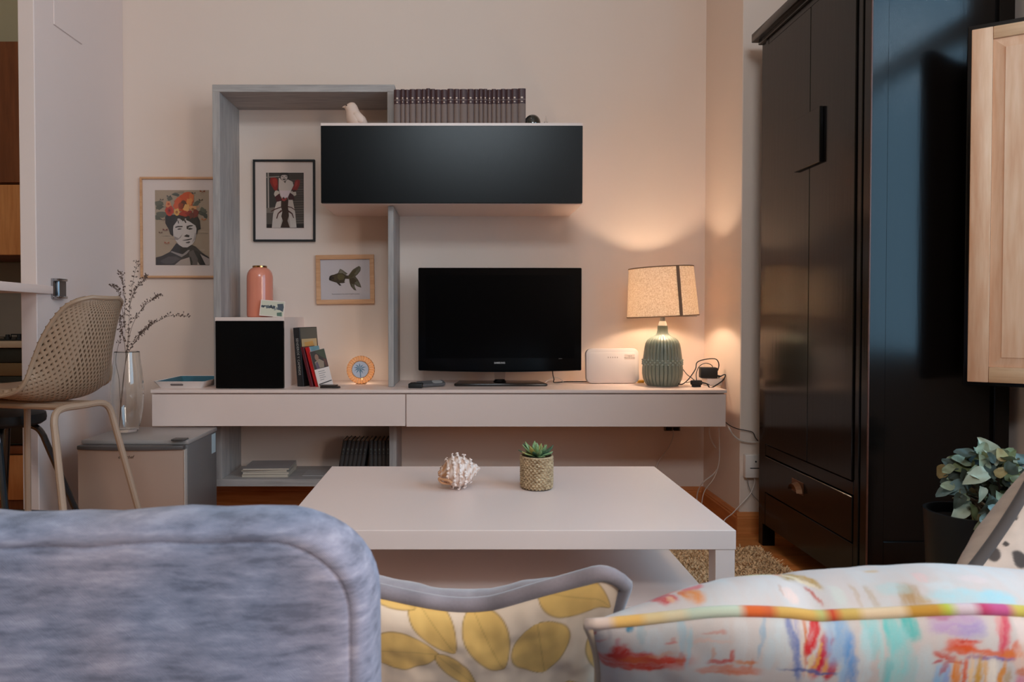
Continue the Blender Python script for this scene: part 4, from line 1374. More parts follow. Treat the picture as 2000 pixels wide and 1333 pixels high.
P.p([(2, 1), (98, 1), (98, 20), (2, 20)], (104, 96, 84)).p([(6, 20), (94, 20), (94, 46), (6, 46)], (206, 170, 124)).p([(20, 26), (70, 24), (80, 36), (50, 40), (24, 34)], (220, 160, 90)).p([(30, 40), (90, 38), (94, 46), (40, 46)], (170, 110, 90))
P.mb.bm.transform(Matrix.Translation((.0004, 0, 0)) @ Matrix.Rotation(R(90), 4, 'Z'))
for f in P.mb.bm.faces: f.normal_update()
P.mb.build('cover_print', M['print'], b1, smooth=False)
text_mesh('spine_title', 'SENDEROS Y CAMINOS', .017, plain('title_grey', S(168, 160, 150), .5), b1, Matrix.Translation((-.017, -.0016, .145)) @ FACE_CAM @ Matrix.Rotation(R(-90), 4, 'Z'), extrude=.0002)
b2 = leaning_book('dark maroon book between the black and the red book', at(612, 754, 3.42).x, 3.42, .016, .198, .13, R(14.5), R(-12), bk_dkred, bk_dkred)
b3 = leaning_book('bright red book leaning to the left', at(624, 752, 3.42).x, 3.42, .019, .198, .13, R(15.5), R(-8), bk_red, bk_red)
b4 = leaning_book('thin pale blue book behind the photo book', at(629, 752, 3.44).x - .001, 3.43, .008, .200, .13, R(17), R(-8), bk_blue, bk_teal)
# book whose cover faces the room
b5 = thing('book', 'white paperback with a photograph on its front cover, leaning rightmost', 'book', (at(638, 748, 3.43).x, 3.41, .6605), R(14))
b5.rotation_euler = (R(-8), -R(13.5), R(14))
cw, ch = .070, .182
MB().box(-.033, cw - .033, 0, .012, 0, ch, .001, 1).build('cover', M['paper'], b5)
P = Print(-.033, cw - .033, 0, ch, -.0003, 0, 100, 0, 200)
P.p([(1, 1), (99, 1), (99, 99), (1, 99)], (64, 52, 46))
P.p([(30, 5), (99, 2), (99, 60), (70, 40)], (72, 74, 56)).el(36, 38, 13, 18, (150, 110, 90), 10).p([(16, 60), (50, 48), (76, 66), (70, 96), (20, 96)], (150, 128, 108)).p([(20, 66), (34, 60), (40, 98), (18, 98)], (104, 84, 96)).p([(76, 50), (96, 60), (98, 98), (80, 92)], (96, 60, 50))
for k, (l, w_) in enumerate(((22, 66), (22, 70), (22, 60), (22, 64), (22, 50))):
    P.p([(l, 112 + 11 * k), (w_, 112 + 11 * k), (w_, 115 + 11 * k), (l, 115 + 11 * k)], (150, 140, 136))
P.p([(8, 176), (96, 170), (96, 175), (8, 182)], (70, 58, 52))
P.build(b5, 'cover_print')
# dark card holder lying in front of the books
ch_ = thing('wallet', 'small dark brown leather wallet lying in front of the leaning books', 'wallet', (at(645, 757, 3.37).x, 3.37, .660), R(-4))
MB().box(-.044, .040, -.02, .03, .0005, .008, .002).build('body', plain('dark_leather_wallet', S(44, 32, 26), .5, bump=.2, bscale=300), ch_)
MB().box(-.048, .030, -.014, .032, .0085, .0135, .002).build('flap', plain('dark_leather_flap', S(58, 44, 36), .5, bump=.2, bscale=300), ch_)
MB().box(.030, .050, -.016, .0, .0015, .006, .0015).build('tab', plain('dark_leather_tab', S(50, 36, 30), .5), ch_)

# ------------------------------------------------------------------ round tea light lantern
ln_ = thing('round_lantern', 'round glowing shell-petal lantern with a blue palm in the middle', 'lantern', (at(704.5, 750, 3.56).x, 3.56, .660))
rr = 27.2 * 3.56 / 1400
MC = Matrix.Translation((0, 0, rr + .002)) @ Matrix.Rotation(R(-8), 4, 'X')
pm, nt, bb = new_mat('amber_shell')
nt.nodes.remove(bb)
d1 = node(nt, 'ShaderNodeBsdfDiffuse'); d1.inputs[0].default_value = S(246, 206, 160)
d2 = node(nt, 'ShaderNodeBsdfTranslucent'); d2.inputs[0].default_value = S(244, 190, 130)
tcn = node(nt, 'ShaderNodeTexCoord'); nn = node(nt, 'ShaderNodeTexNoise'); nn.inputs['Scale'].default_value = 60
nt.links.new(tcn.outputs['Object'], nn.inputs['Vector'])
rpn = node(nt, 'ShaderNodeValToRGB'); rpn.color_ramp.elements[0].color = S(240, 196, 150); rpn.color_ramp.elements[1].color = S(252, 226, 192)
nt.links.new(nn.outputs['Fac'], rpn.inputs[0]); nt.links.new(rpn.outputs[0], d2.inputs[0])
ms = node(nt, 'ShaderNodeMixShader'); ms.inputs[0].default_value = .62
nt.links.new(d1.outputs[0], ms.inputs[1]); nt.links.new(d2.outputs[0], ms.inputs[2])
nt.links.new(ms.outputs[0], nt.nodes['Material Output'].inputs[0])
NP = 30
petal = None
for k in range(NP):
    a = 2 * PI * k / NP
    if petal is None:
        ro, ri = rr, rr * .60
        hw0, hw1 = ri * math.sin(PI / NP) * .86, ro * math.sin(PI / NP) * .90
        pb = MB().loops([[(ri, -hw0, -.012), (ri, 0, -.0155), (ri, hw0, -.012), (ri, 0, -.009)],
                         [((ri + ro) / 2, -(hw0 + hw1) / 2, -.015), ((ri + ro) / 2, 0, -.020), ((ri + ro) / 2, (hw0 + hw1) / 2, -.015), ((ri + ro) / 2, 0, -.012)],
                         [(ro * .97, -hw1, -.010), (ro * .99, 0, -.014), (ro * .97, hw1, -.010), (ro * .97, 0, -.007)],
                         [(ro, -hw1 * .5, -.003), (ro, 0, -.005), (ro, hw1 * .5, -.003), (ro * .99, 0, -.001)]])
        petal = pb.build('petal', pm, ln_)
        o = petal
    else:
        o = petal.copy(); COL.objects.link(o); o.parent = ln_
    # petals lie in the XZ plane of the disc: local x radial, z towards the viewer is -Y
    ca, sa = math.cos(a), math.sin(a)
    o.matrix_local = MC @ Matrix(((ca, -sa, 0, 0), (0, 0, 1, 0), (sa, ca, 0, 0), (0, 0, 0, 1)))
MB().tube([(rr * .985 * math.cos(2 * PI * k / 40), .004, rr * .985 * math.sin(2 * PI * k / 40)) for k in range(40)], .0022, 6, closed=True, M=MC).tube([(rr * .61 * math.cos(2 * PI * k / 40), -.012, rr * .61 * math.sin(2 * PI * k / 40)) for k in range(40)], .0020, 6, closed=True, M=MC).build('ring', plain('lantern_wire', S(150, 104, 64), .4, metal=.6), ln_)
MB().lathe([(0, .0105), (rr * .60, .0105), (rr * .60, .013), (0, .0135)], 36, cap0=False, cap1=False, M=MC @ Matrix.Rotation(R(90), 4, 'X')).build('centre_disc', plain('pale_blue_mosaic', S(196, 196, 206), .4, noise=.12, nscale=70), ln_)
pal = MB()
for k, (a, L) in enumerate(((95, .9), (60, .8), (25, .9), (-10, .75), (-50, .7), (130, .9), (160, .85), (190, .75), (225, .7), (-85, .55))):
    c0, s0 = math.cos(R(a)), math.sin(R(a))
    o = Vector((-.002, -.0142, .003))
    tip = o + Vector((c0, 0, s0)) * rr * .55 * L + Vector((0, 0, -.004))
    mid = o.lerp(tip, .5) + Vector((0, 0, .003))
    n_ = Vector((-s0, 0, c0)) * .0028
    pal.face([o, mid + n_, tip, mid - n_])
pal.face([(-.001, -.0142, .003), (.0015, -.0142, .003), (.004, -.0142, -rr * .54), (.0, -.0142, -rr * .54)])
pal.bm.transform(MC)
for f in pal.bm.faces:
    f.normal_update()
    if f.normal.y > 0: f.normal_flip()
pal.build('palm_motif', plain('palm_blue', S(92, 128, 148), .5, noise=.3, nscale=60), ln_, smooth=False)
MB().lathe([(.0, .0005), (.019, .0005), (.0195, .014), (.018, .014), (.018, .004), (0, .004)], 20, cap0=False, cap1=False, M=Matrix.Translation((0, .030, 0))).build('tealight_cup', M['steel'], ln_)
MB().box(-.025, .025, -.012, .055, 0, .0009).build('base_plate', plain('lantern_base', S(150, 104, 64), .4, metal=.6), ln_)
MB().lathe([(.0, .014), (.003, .018), (.0035, .023), (.0015, .032), (0, .036)], 10, cap0=False, cap1=False, M=Matrix.Translation((0, .030, 0))).build('flame', glow_mat('flame', S(255, 200, 130), 6), ln_)
l = bpy.data.lights.new('tealight', 'POINT')
l.energy = .12; l.color = (1, .82, .60); l.shadow_soft_size = .012
o = bpy.data.objects.new('tealight_glow', l)
o.location = (0, .032, rr * .85); COL.objects.link(o); o.parent = ln_

# ------------------------------------------------------------------ remote controls
rc1 = thing('remote_control', 'thick black remote control lying left on the console', 'remote', (at(814, 757, 3.38).x, 3.38, .660), R(-6))
MB().box(-.036, .030, -.03, .05, .0005, .022, .004).build('body', M['rubber'], rc1)
for r_i in range(3):
    for c_i in range(3):
        MB().box(-.024 + .018 * c_i, -.012 + .018 * c_i, -.018 + .022 * r_i, -.004 + .022 * r_i, .022, .0235, .0006, 1).build('button', M['dark_plastic'], rc1)
rc2 = thing('remote_control', 'slim silver and grey remote control right of the black one', 'remote', (at(840, 756, 3.40).x, 3.420, .6685), R(-62))
rc2.rotation_euler = (R(1), R(20), R(-62))
MB().rslab(.022, .075, .016, [(.004, .0005), (0, .004), (0, .012), (.004, .0155)], M=Matrix.Rotation(R(-90), 4, 'X') @ Matrix.Scale(-1, 4, (0, 1, 0)) ).build('body', plain('remote_grey', S(92, 88, 88), .35), rc2)
MB().rslab(.016, .026, .013, [(.001, .0152), (0, .0164), (.003, .0175)], M=Matrix.Rotation(R(-90), 4, 'X') @ Matrix.Scale(-1, 4, (0, 1, 0)) @ Matrix.Translation((0, 0, .034))).build('keypad', plain('remote_silver', S(200, 194, 190), .3, metal=.4), rc2)

# ------------------------------------------------------------------ television
tv = thing('television', 'black flat television on a glossy stand in the middle of the console', 'television', (at(976, 755, 3.54).x, 3.54, .660), R(.6))
s_ = 3.52 / 1400
hx, hz = 159.5 * s_, 100.5 * s_
zc = at(976, 624, 3.52).z - .660
TVM = Matrix.Translation((0, 0, zc))
gl = plain('piano_black', S(6, 6, 7), .10, spec=.2)
bz = MB().rslab(hx, hz, .006, [(.002, -.022), (0, -.019), (0, .006), (.006, .014)], M=TVM).build('bezel', gl, tv)
MB().rslab(hx * .80, hz * .78, .03, [(0, .0135), (.012, .042), (.03, .050)], M=TVM).build('rear_housing', M['dark_plastic'], tv)
scx = hx - .036
MB().box(-scx, scx, -.0232, -.0222, -hz + .062, hz - .036, M=TVM).build('screen', plain('screen_glass', S(4, 4, 5), .16, spec=.12), tv)
lip = MB()
nn_ = 24
prof = [(-hx + .004, -hz + .001)] + [(-hx + .004 + (2 * hx - .008) * k / nn_, -hz - .007 * math.sin(PI * k / nn_)) for k in range(1, nn_)] + [(hx - .004, -hz + .001)]
lip.prism(prof, -.0, .018, M=TVM @ Matrix.Rotation(R(90), 4, 'X') ).build('chin', gl, tv)
text_mesh('brand_text', 'SAMSUNG', .0118, plain('logo_silver', S(190, 186, 184), .4), bz, TVM @ Matrix.Translation((-.002, -.0236, at(976, 709.3, 3.52).z - at(976, 624, 3.52).z)) @ FACE_CAM, extrude=.0003, bold=.0003)
text_mesh('model_text', 'SERIES 5', .0050, plain('logo_dim', S(130, 126, 126), .5), bz, TVM @ Matrix.Translation((at(1094, 700, 3.52).x - at(976, 700, 3.52).x, -.0236, at(976, 701, 3.52).z - at(976, 624, 3.52).z)) @ FACE_CAM, extrude=.0002)
MB().loops([[(-.024, -.006, .012), (.024, -.006, .012), (.024, .010, .012), (-.024, .010, .012)], [(-.028, -.006, .075), (.028, -.006, .075), (.028, .010, .075), (-.028, .010, .075)]]).build('neck', glass_mat('smoked_neck', (.75, .70, .66, 1), .05), tv)
MB().lathe([(.030, .0125), (.032, .016), (.028, .022), (.022, .026)], 24, M=Matrix.Diagonal((1, .8, 1, 1))).build('collar', gl, tv)
MB().prism([(-.218, -.10), (.218, -.10), (.226, -.085), (.200, .085), (-.200, .085), (-.226, -.085)], .0005, .0125, bevel=.003).build('base', plain('stand_gloss', S(34, 26, 22), .14, spec=.5), tv)

# ------------------------------------------------------------------ router
M['router_white'] = plain('router_plastic', S(218, 202, 194), .4)
ro = thing('router', 'white rounded internet router standing between the television and the lamp', 'router', (at(1195, 750, 3.60).x, 3.60, .660), R(2))
s_ = 3.60 / 1400
hx, hz = 52 * s_, 34 * s_
RM = Matrix.Translation((0, 0, hz + .0005)) @ Matrix.Rotation(R(-6), 4, 'X')
MB().rslab(hx, hz, .030, [(.004, -.016), (.0012, -.0145), (0, -.011), (0, .012), (.004, .017)], n=8, M=RM).build('shell', M['router_white'], ro)
fpn = MB().rslab(hx - .012, hz - .016, .020, [(.001, -.0165), (.0, -.016), (0, -.0155)], n=8, M=RM @ Matrix.Translation((0, 0, -.004))).build('front_panel', plain('router_face', S(222, 206, 198), .45), ro)
for k in range(5):
    MB().box(-.024 + .0115 * k, -.0195 + .0115 * k, -.0169, -.0164, .038, .045, M=RM).build('indicator', plain('indicator', S(176, 152, 142), .4), fpn)
MB().box(.060, .112, -.0168, -.0163, .030, .057, M=RM).build('sticker', plain('sticker_paper', S(222, 200, 188), .6), fpn)
text_mesh('sticker_text', '* Wi-Fi\nClave de acceso', .0085, plain('sticker_ink', S(110, 84, 76), .6), ro, RM @ Matrix.Translation((.086, -.0171, .0435)) @ FACE_CAM, extrude=.0001)

# ------------------------------------------------------------------ table lamp
lp = thing('table_lamp', 'lit table lamp with a fluted sage ceramic base and beige linen shade', 'lamp', (at(1293.5, 757, 3.49).x, 3.49, .660))
glz = plain('sage_glaze', S(130, 136, 122), .30, spec=.5, coat=.2, noise=.10, nscale=30)
NF = 30
def flute(a, z):
    k = abs(math.cos(a * NF / 2))
    amp = .075
    if .098 < z < .132: amp = .006
    if z < .012: amp *= z / .012
    return 1 - amp * (1 - k) ** 3 * 1.0
MB().lathe([(0, .0), (.070, 0), (.076, .004), (.084, .014), (.092, .034), (.0965, .058), (.0965, .085), (.0945, .098), (.0935, .104), (.0935, .126), (.0925, .132), (.089, .16), (.0855, .185), (.081, .205), (.074, .220), (.062, .231), (.046, .239), (.034, .246), (.0275, .256), (.025, .270), (.0235, .2915), (.018, .292), (0, .292)], 240, rfun=flute, cap0=False, cap1=False).build('base', glz, lp)
dt = MB()
for r_i, z in enumerate((.105, .115, .125)):
    for k in range(24):
        a = 2 * PI * (k + .5 * (r_i % 2)) / 24
        dt.ball((.0932 * math.cos(a), .0932 * math.sin(a), z), .0056, 8, 6, scale=(1, 1, .9))
dt.build('dot_band', plain('sage_glaze_light', S(160, 170, 158), .3), lp)
MB().lathe([(.0195, .2915), (.0195, .300), (.016, .311), (.0135, .314), (0, .314)], 24, cap0=True, cap1=False).build('socket', plain('socket_white', S(240, 236, 226), .35), lp)
MB().lathe([(.0125, .314), (.0125, .330), (.010, .333), (.010, .352)], 20).build('lamp_holder', M['steel'], lp)
MB().lathe([(.009, .352), (.013, .368), (.022, .385), (.029, .405), (.030, .420), (.025, .438), (.014, .449), (0, .452)], 24, cap1=False).build('bulb', glow_mat('bulb_glow', (1, .72, .42, 1), 14), lp)
SM = Matrix.Translation((0, 0, .336)) @ Matrix.Rotation(R(-2.6), 4, 'Y')
R0, R1, HS = .1690, .1525, .238
lm, nt, bb = new_mat('linen_shade')
nt.nodes.remove(bb)
tcn = node(nt, 'ShaderNodeTexCoord')
nf = node(nt, 'ShaderNodeTexNoise'); nf.inputs['Scale'].default_value = 160; nf.inputs['Detail'].default_value = 4
nt.links.new(tcn.outputs['Object'], nf.inputs['Vector'])
rpn = node(nt, 'ShaderNodeValToRGB')
rpn.color_ramp.elements[0].position = .3; rpn.color_ramp.elements[0].color = S(204, 186, 168)
rpn.color_ramp.elements[1].position = .7; rpn.color_ramp.elements[1].color = S(240, 230, 220)
nt.links.new(nf.outputs['Fac'], rpn.inputs[0])
d1 = node(nt, 'ShaderNodeBsdfDiffuse'); d2 = node(nt, 'ShaderNodeBsdfTranslucent')
nt.links.new(rpn.outputs[0], d1.inputs[0]); nt.links.new(rpn.outputs[0], d2.inputs[0])
ms = node(nt, 'ShaderNodeMixShader'); ms.inputs[0].default_value = .56
nt.links.new(d1.outputs[0], ms.inputs[1]); nt.links.new(d2.outputs[0], ms.inputs[2])
nt.links.new(ms.outputs[0], nt.nodes['Material Output'].inputs[0])
MB().lathe([(R0, 0), (R1, HS), (R1 - .0012, HS), (R0 - .0012, 0), (R0, 0)], 64, cap0=False, cap1=False, M=SM).build('shade', lm, lp)
tape = plain('shade_tape', S(150, 118, 92), .8, bump=.2, bscale=600)
MB().tube([(R0 * math.cos(2 * PI * k / 56), R0 * math.sin(2 * PI * k / 56), .002) for k in range(56)], .0028, 6, closed=True, M=SM).build('bottom_hem', tape, lp)
MB().tube([(R1 * math.cos(2 * PI * k / 56), R1 * math.sin(2 * PI * k / 56), HS - .001) for k in range(56)], .0028, 6, closed=True, M=SM).build('top_hem', tape, lp)
aa = R(-88 + 12)
sr = []
for zz in (0.0, HS):
    rr_ = R0 + (R1 - R0) * zz / HS
    sr.append([((rr_ + dr_) * math.cos(aa + da * .0078 / rr_), (rr_ + dr_) * math.sin(aa + da * .0078 / rr_), zz) for da, dr_ in ((-1, .0006), (-1, .0022), (1, .0022), (1, .0006))])
MB().loops(sr, M=SM).loops([[(x * (R0 - .0022) / (R0 + .0014), y_ * (R0 - .0022) / (R0 + .0014), z) for x, y_, z in r_] for r_ in sr], M=SM).build('seam_strip', plain('shade_seam', S(150, 120, 98), .85), lp)
MB().tube([(.012, 0, .337), (R0 - .002, 0, .337 - .336 + .336)], .0016, 6).tube([(-.006, .010, .337), (-R0 / 2, R0 * .86, .337)], .0016, 6).tube([(-.006, -.010, .337), (-R0 / 2, -R0 * .86, .337)], .0016, 6) \
    .tube([(.0125 * math.cos(2 * PI * k / 16), .0125 * math.sin(2 * PI * k / 16), .337) for k in range(16)], .0016, 6, closed=True).build('shade_ring', M['steel'], lp)
l = bpy.data.lights.new('lamp_bulb', 'POINT')
l.energy = 46.0; l.color = (1.0, .78, .57); l.shadow_soft_size = .032
o = bpy.data.objects.new('lamp_light', l)
o.location = (0, 0, .42); COL.objects.link(o); o.parent = lp

# ------------------------------------------------------------------ cables, adapters, sockets
def cable(name, label, pts, r, mat_, k=8):
    p = pts[0]
    t = MB().tube(spline(pts, k), r, 6)
    c = sum((Vector(q) for q in pts), Vector()) / len(pts)
    t.bm.transform(Matrix.Translation(-c))
    o = t.build(name, mat_)
    o.location = c
    tag(o, label, 'cable')
    return o
CZ = .6635
wc = plain('white_cable', S(214, 200, 190), .5)
brc = plain('brown_cable', S(40, 30, 26), .5)
ex = thing('power_strip', 'white power strip under the tangle of black cables', 'power strip', (at(1392, 752, 3.48).x, 3.50, .660), R(8))
MB().box(-.036, .042, -.030, .030, .0005, .036, .005).build('housing', M['white_plastic'], ex)
for k in (-1, 1):
    MB().lathe([(.015, .036), (.016, .0368), (.012, .0366)], 16, M=Matrix.Translation((.003 + .018 * k, 0, 0))).build('socket', plain('socket_well', S(200, 188, 180), .5), ex)
ad = thing('power_adapter', 'larger black power adapter sitting on the white power strip', 'adapter', (at(1386, 735, 3.47).x, 3.49, .6965), R(-8))
MB().box(-.040, .040, -.026, .026, .0003, .052, .004, M=Matrix.Rotation(R(0), 4, 'Y')).build('body', M['rubber'], ad)
MB().tube([(.040, -.01, .012), (.052, -.012, .010), (.060, -.014, .010)], [.005, .004, .003], 8).build('strain_relief', M['rubber'], ad)
sw = thing('cable_switch', 'small black inline adapter on the console right of the lamp', 'adapter', (at(1358, 752, 3.42).x + .003, 3.415, .660), R(6))
MB().box(-.026, .026, -.013, .013, .0095, .032, .005).box(-.02, .02, -.01, .01, .0, .0095, .002).build('body', M['rubber'], sw)
cable('lamp_cord', 'black lamp cord looping from the lamp base to the power strip', [at(1322, 749, 3.44), at(1332, 751, 3.42) , at(1344, 742, 3.40), at(1358, 722, 3.42), at(1362, 708, 3.44), at(1380, 702, 3.46), at(1398, 702, 3.47), at(1404, 712, 3.48), at(1402, 724, 3.495)], .0026, M['rubber'])
cable('adapter_cord', 'thin black adapter cord making the smaller loop above the inline adapter', [at(1361, 746, 3.41), at(1360, 730, 3.43), at(1366, 716, 3.45), at(1378, 710, 3.46), at(1390, 714, 3.475), at(1392, 722, 3.49)], .0019, M['rubber'])
cable('adapter_cord', 'black cord from the larger adapter down over the edge of the power strip', [at(1403, 738, 3.47), at(1416, 732, 3.46), at(1413, 742, 3.44), at(1400, 752, 3.40), at(1387, 758, 3.385), at(1380, 750, 3.39), at(1364, 748, 3.405)], .0030, M['rubber'])
cable('adapter_cord', 'thin black cord from the lamp side across to the inline adapter', [at(1334, 722, 3.52), at(1342, 732, 3.48), at(1350, 738, 3.45), at(1356, 743, 3.425)], .0019, M['rubber'])
cable('adapter_cord', 'black cord lying along the console behind the inline adapter', [at(1340, 748, 3.46), at(1352, 746, 3.45), at(1372, 747, 3.44), at(1386, 752, 3.42)], .0019, M['rubber'])
cable('tv_cable', 'black cable hanging below the right side of the television', [at(1079, 722, 3.575), at(1080, 733, 3.575), at(1082, 741, 3.58), Vector((at(1083, 744, 3.6).x, 3.60, CZ)), Vector((at(1110, 742, 3.62).x, 3.66, CZ)), Vector((at(1150, 742, 3.62).x, 3.66, CZ))], .0024, M['rubber'])
cable('antenna_cable', 'white cable arching on the console below the television', [Vector((at(1066, 744, 3.6).x, 3.62, CZ)), at(1080, 738, 3.63), at(1092, 739, 3.63), Vector((at(1102, 743, 3.6).x, 3.63, CZ))], .0026, wc)
tag(MB().box(-.016, .016, -.012, .012, 0, .014, .003).build('yellow_plug', plain('yellow_plastic', S(196, 146, 40), .4)), 'small yellow cable plug between the router and the lamp', 'plug')
bpy.data.objects['yellow_plug'].location = (at(1251, 745, 3.62).x, 3.62, .6605)
ws = thing('wall_socket', 'dark double wall socket under the right part of the console', 'socket', (at(1313, 838, 3.76).x, BACK, at(1313, 838, 3.76).z))
MB().box(-.042, .042, -.012, -.0005, -.012, .012, .002, 1).build('plate', plain('socket_grey', S(120, 100, 86), .5), ws)
for k in (-1, 1):
    MB().box(.019 * k - .015, .019 * k + .015, -.020, -.012, -.008, .008, .002, 1).build('plug', M['rubber'], ws)
cable('wall_cable', 'beige cable hanging from the dark wall socket under the console', [at(1315, 841, 3.735), at(1314, 856, 3.735), at(1305, 876, 3.735), at(1290, 896, 3.735), at(1282, 915, 3.73), at(1278, 960, 3.72), Vector((at(1270, 990, 3.7).x, 3.70, .004))], .0028, wc)
cable('hanging_cable', 'white cable hanging in the corner left of the pillar edge', [at(1385, 836, 3.60), at(1386, 850, 3.60), at(1392, 866, 3.60), at(1403, 884, 3.58), at(1404, 908, 3.56), at(1394, 926, 3.55), at(1374, 942, 3.56), at(1364, 958, 3.60), at(1361, 975, 3.62), Vector((at(1360, 1000, 3.6).x, 3.60, .004))], .0028, wc)
cable('hanging_cable', 'second white cable in the corner crossing the oak skirting board', [at(1404, 836, 3.44), at(1405, 870, 3.44), at(1404, 905, 3.46), at(1394, 935, 3.48), at(1377, 958, 3.50), at(1371, 980, 3.50), Vector((at(1368, 1010, 3.48).x, 3.48, .004))], .0022, wc)
ob = thing('outlet_box', 'white surface mounted outlet box on the pillar beside the wardrobe', 'outlet', (at(1471, 910, 3.27).x, PIL, at(1471, 910, 3.27).z))
MB().box(-.043, .043, -.030, -.0005, -.053, .053, .004).build('box', M['white_plastic'], ob)
MB().box(-.022, .040, -.0312, -.030, -.010, -.006, .0005, 1).build('slot', M['rubber'], ob)
MB().lathe([(.004, 0), (.004, .0014), (0, .0016)], 12, cap1=False, M=Matrix.Translation((.004, -.030, .022)) @ Matrix.Rotation(R(90), 4, 'X')).build('screw', M['rubber'], ob)
cable('outlet_cable', 'white cable from the outlet box down to the skirting board', [at(1473, 933, 3.26), at(1474, 942, 3.26), at(1470, 956, 3.25), at(1462, 970, 3.24), at(1445, 988, 3.23), at(1430, 1004, 3.22), at(1414, 1018, 3.20), Vector((at(1400, 1040, 3.2).x, 3.20, .004))], .0024, wc)
cable('outlet_cable', 'grey thin cable from the outlet box towards the wardrobe', [at(1460, 931, 3.262), at(1462, 948, 3.262), at(1468, 964, 3.262), at(1480, 978, 3.262), at(1486, 984, 3.262)], .0016, plain('grey_cable', S(130, 122, 118), .5))
cable('console_cable', 'white cable from the console end to behind the wardrobe', [Vector((1.24, 3.34, .50)), at(1425, 838, 3.262), at(1432, 850, 3.262), at(1445, 860, 3.262), at(1462, 864, 3.262), at(1482, 864, 3.262), at(1492, 863, 3.262)], .0034, wc)
cable('console_cable', 'thin dark cable from the console end to behind the wardrobe', [Vector((1.238, 3.36, .505)), at(1426, 832, 3.268), at(1440, 838, 3.268), at(1455, 841, 3.268), at(1470, 845, 3.268), at(1476, 856, 3.268), at(1484, 865, 3.268), at(1492, 868, 3.268)], .0020, brc)

# ------------------------------------------------------------------ magazines and papers on the low shelf
x0_, x1_ = at(472, 938, 3.50).x, at(562, 938, 3.50).x
zz = .2065
mags = [(.0145, (196, 178, 160), 0, 'lowest magazine of the pile on the low shelf, cream spine'), (.0105, (206, 190, 176), .8, 'second magazine from the bottom of the pile on the low shelf'),
        (.0095, (190, 176, 164), -.6, 'third magazine from the bottom of the pile on the low shelf'), (.0085, (150, 144, 144), 1.5, 'topmost grey glossy magazine of the pile on the low shelf')]
for i, (th, c, ry, lab) in enumerate(mags):
    m_ = thing('magazine', lab, 'magazine', ((x0_ + x1_) / 2 + (.0, .004, -.003, .002)[i], 3.60 + (0, -.004, .005, -.002)[i], zz), R(ry * 1.8), 'magazines on the low shelf')
    hw_ = (x1_ - x0_) / 2
    MB().box(-hw_ + .001, hw_ - .003, -.094, .10, .0006, th - .0006).build('pages', M['pages'], m_)
    MB().box(-hw_, hw_, -.095, .10, th - .0006, th, .0002, 1).box(-hw_, hw_, -.095, .10, 0, .0006).box(-hw_, -hw_ + .001, -.095, .10, .0006, th - .0006).build('cover', plain('magazine_cover_%s' % 'abcd'[i], S(*c), .35, noise=.25 if i == 3 else .05, nscale=9), m_)
    zz += th + .0003
lf = tag(MB().box(-.075, .075, -.07, .07, 0, .003, .0005, 1).build('leaflet', plain('leaflet_grey', S(176, 168, 164), .5)), 'thin grey leaflet lying alone on the low shelf', 'leaflet')
lf.location = (at(625, 936, 3.6).x, 3.60, .2065)
# ------------------------------------------------------------------ conch shell on the table
sx = at(898, 968, 2.27)
cn = thing('conch_shell', 'spiky white and tan sea shell on the coffee table', 'shell', (sx.x, 2.27, .450))
s_ = 2.27 / 1400
NU, NV = 190, 40
turns = 4.2
verts, faces, cols = [], [], []
ax_dir = Vector((1, 0.15, .10)).normalized()
e1 = Vector((-.1, .2, 1)); e1 = (e1 - ax_dir * e1.dot(ax_dir)).normalized()
e2 = ax_dir.cross(e1)
def conch_r(t):        # t 0 (apex, right) .. 1 (mouth, left)
    return 1.2 + 24 * t ** 1.25
rs = np.random.default_rng(5)
pr = [(41, 1.0), (36, 6), (31, 11), (27, 13), (23, 19), (18, 21), (14, 25.5), (8, 27), (2, 29.5), (-6, 30.5), (-13, 29.5), (-20, 26.5), (-27, 20), (-33, 13), (-39, 7), (-43, 4)]
NA, NB = 110, 96
def conch_prof(x):
    for (xa, ra), (xb, rb) in zip(pr[:-1], pr[1:]):
        if xb <= x <= xa:
            f = (xa - x) / (xa - xb)
            return ra + (rb - ra) * f
    return 3
for i in range(NA):
    x = 41 - 84 * i / (NA - 1)
    r0 = conch_prof(x)
    for j in range(NB):
        th = 2 * PI * j / NB
        # spiral ridges: the whorls advance along the axis with the angle
        ph = (x / 11.5 + th / (2 * PI))
        ridge = max(0, math.cos(2 * PI * ph)) ** 3
        knob = max(0, math.cos(th * 11 + 2.1 * math.floor(ph + .5))) ** 4
        fine = max(0, math.cos(2 * PI * (x / 3.2 + th / (2 * PI)))) * .5
        r = r0 * (1 + .05 * ridge + .20 * ridge * knob) + fine * .9
        p = ax_dir * (x * s_) + (e1 * math.cos(th) * .98 + e2 * math.sin(th) * .95) * (r * s_)
        verts.append(p)
        tan_ = max(0, min(1, (.55 - ridge) * .5 + .30 * math.sin(7 * th + x * .35) + (.55 if x < -24 else 0) + .25 * fine))
        w = np.array(S(238, 218, 208)[:3]); b_ = np.array(S(196, 140, 98)[:3])
        cols.append(list(w + (b_ - w) * tan_) + [1])
for i in range(NA - 1):
    for j in range(NB):
        k = (j + 1) % NB
        faces.append((i * NB + j, i * NB + k, (i + 1) * NB + k, (i + 1) * NB + j))
faces.append(tuple(range(NB))[::-1]); faces.append(tuple((NA - 1) * NB + j for j in range(NB)))
zmin = min(v.z for v in verts)
verts = [v - Vector((0, 0, zmin + .0015)) for v in verts]
np_mesh('shell_body', verts, faces, printed('shell_glaze', .45, bump=.2, bscale=500, spec=.4), cn, cols)
cz = -zmin - .0015
spm = plain('shell_spine', S(242, 222, 212), .5)
sp_ = MB()
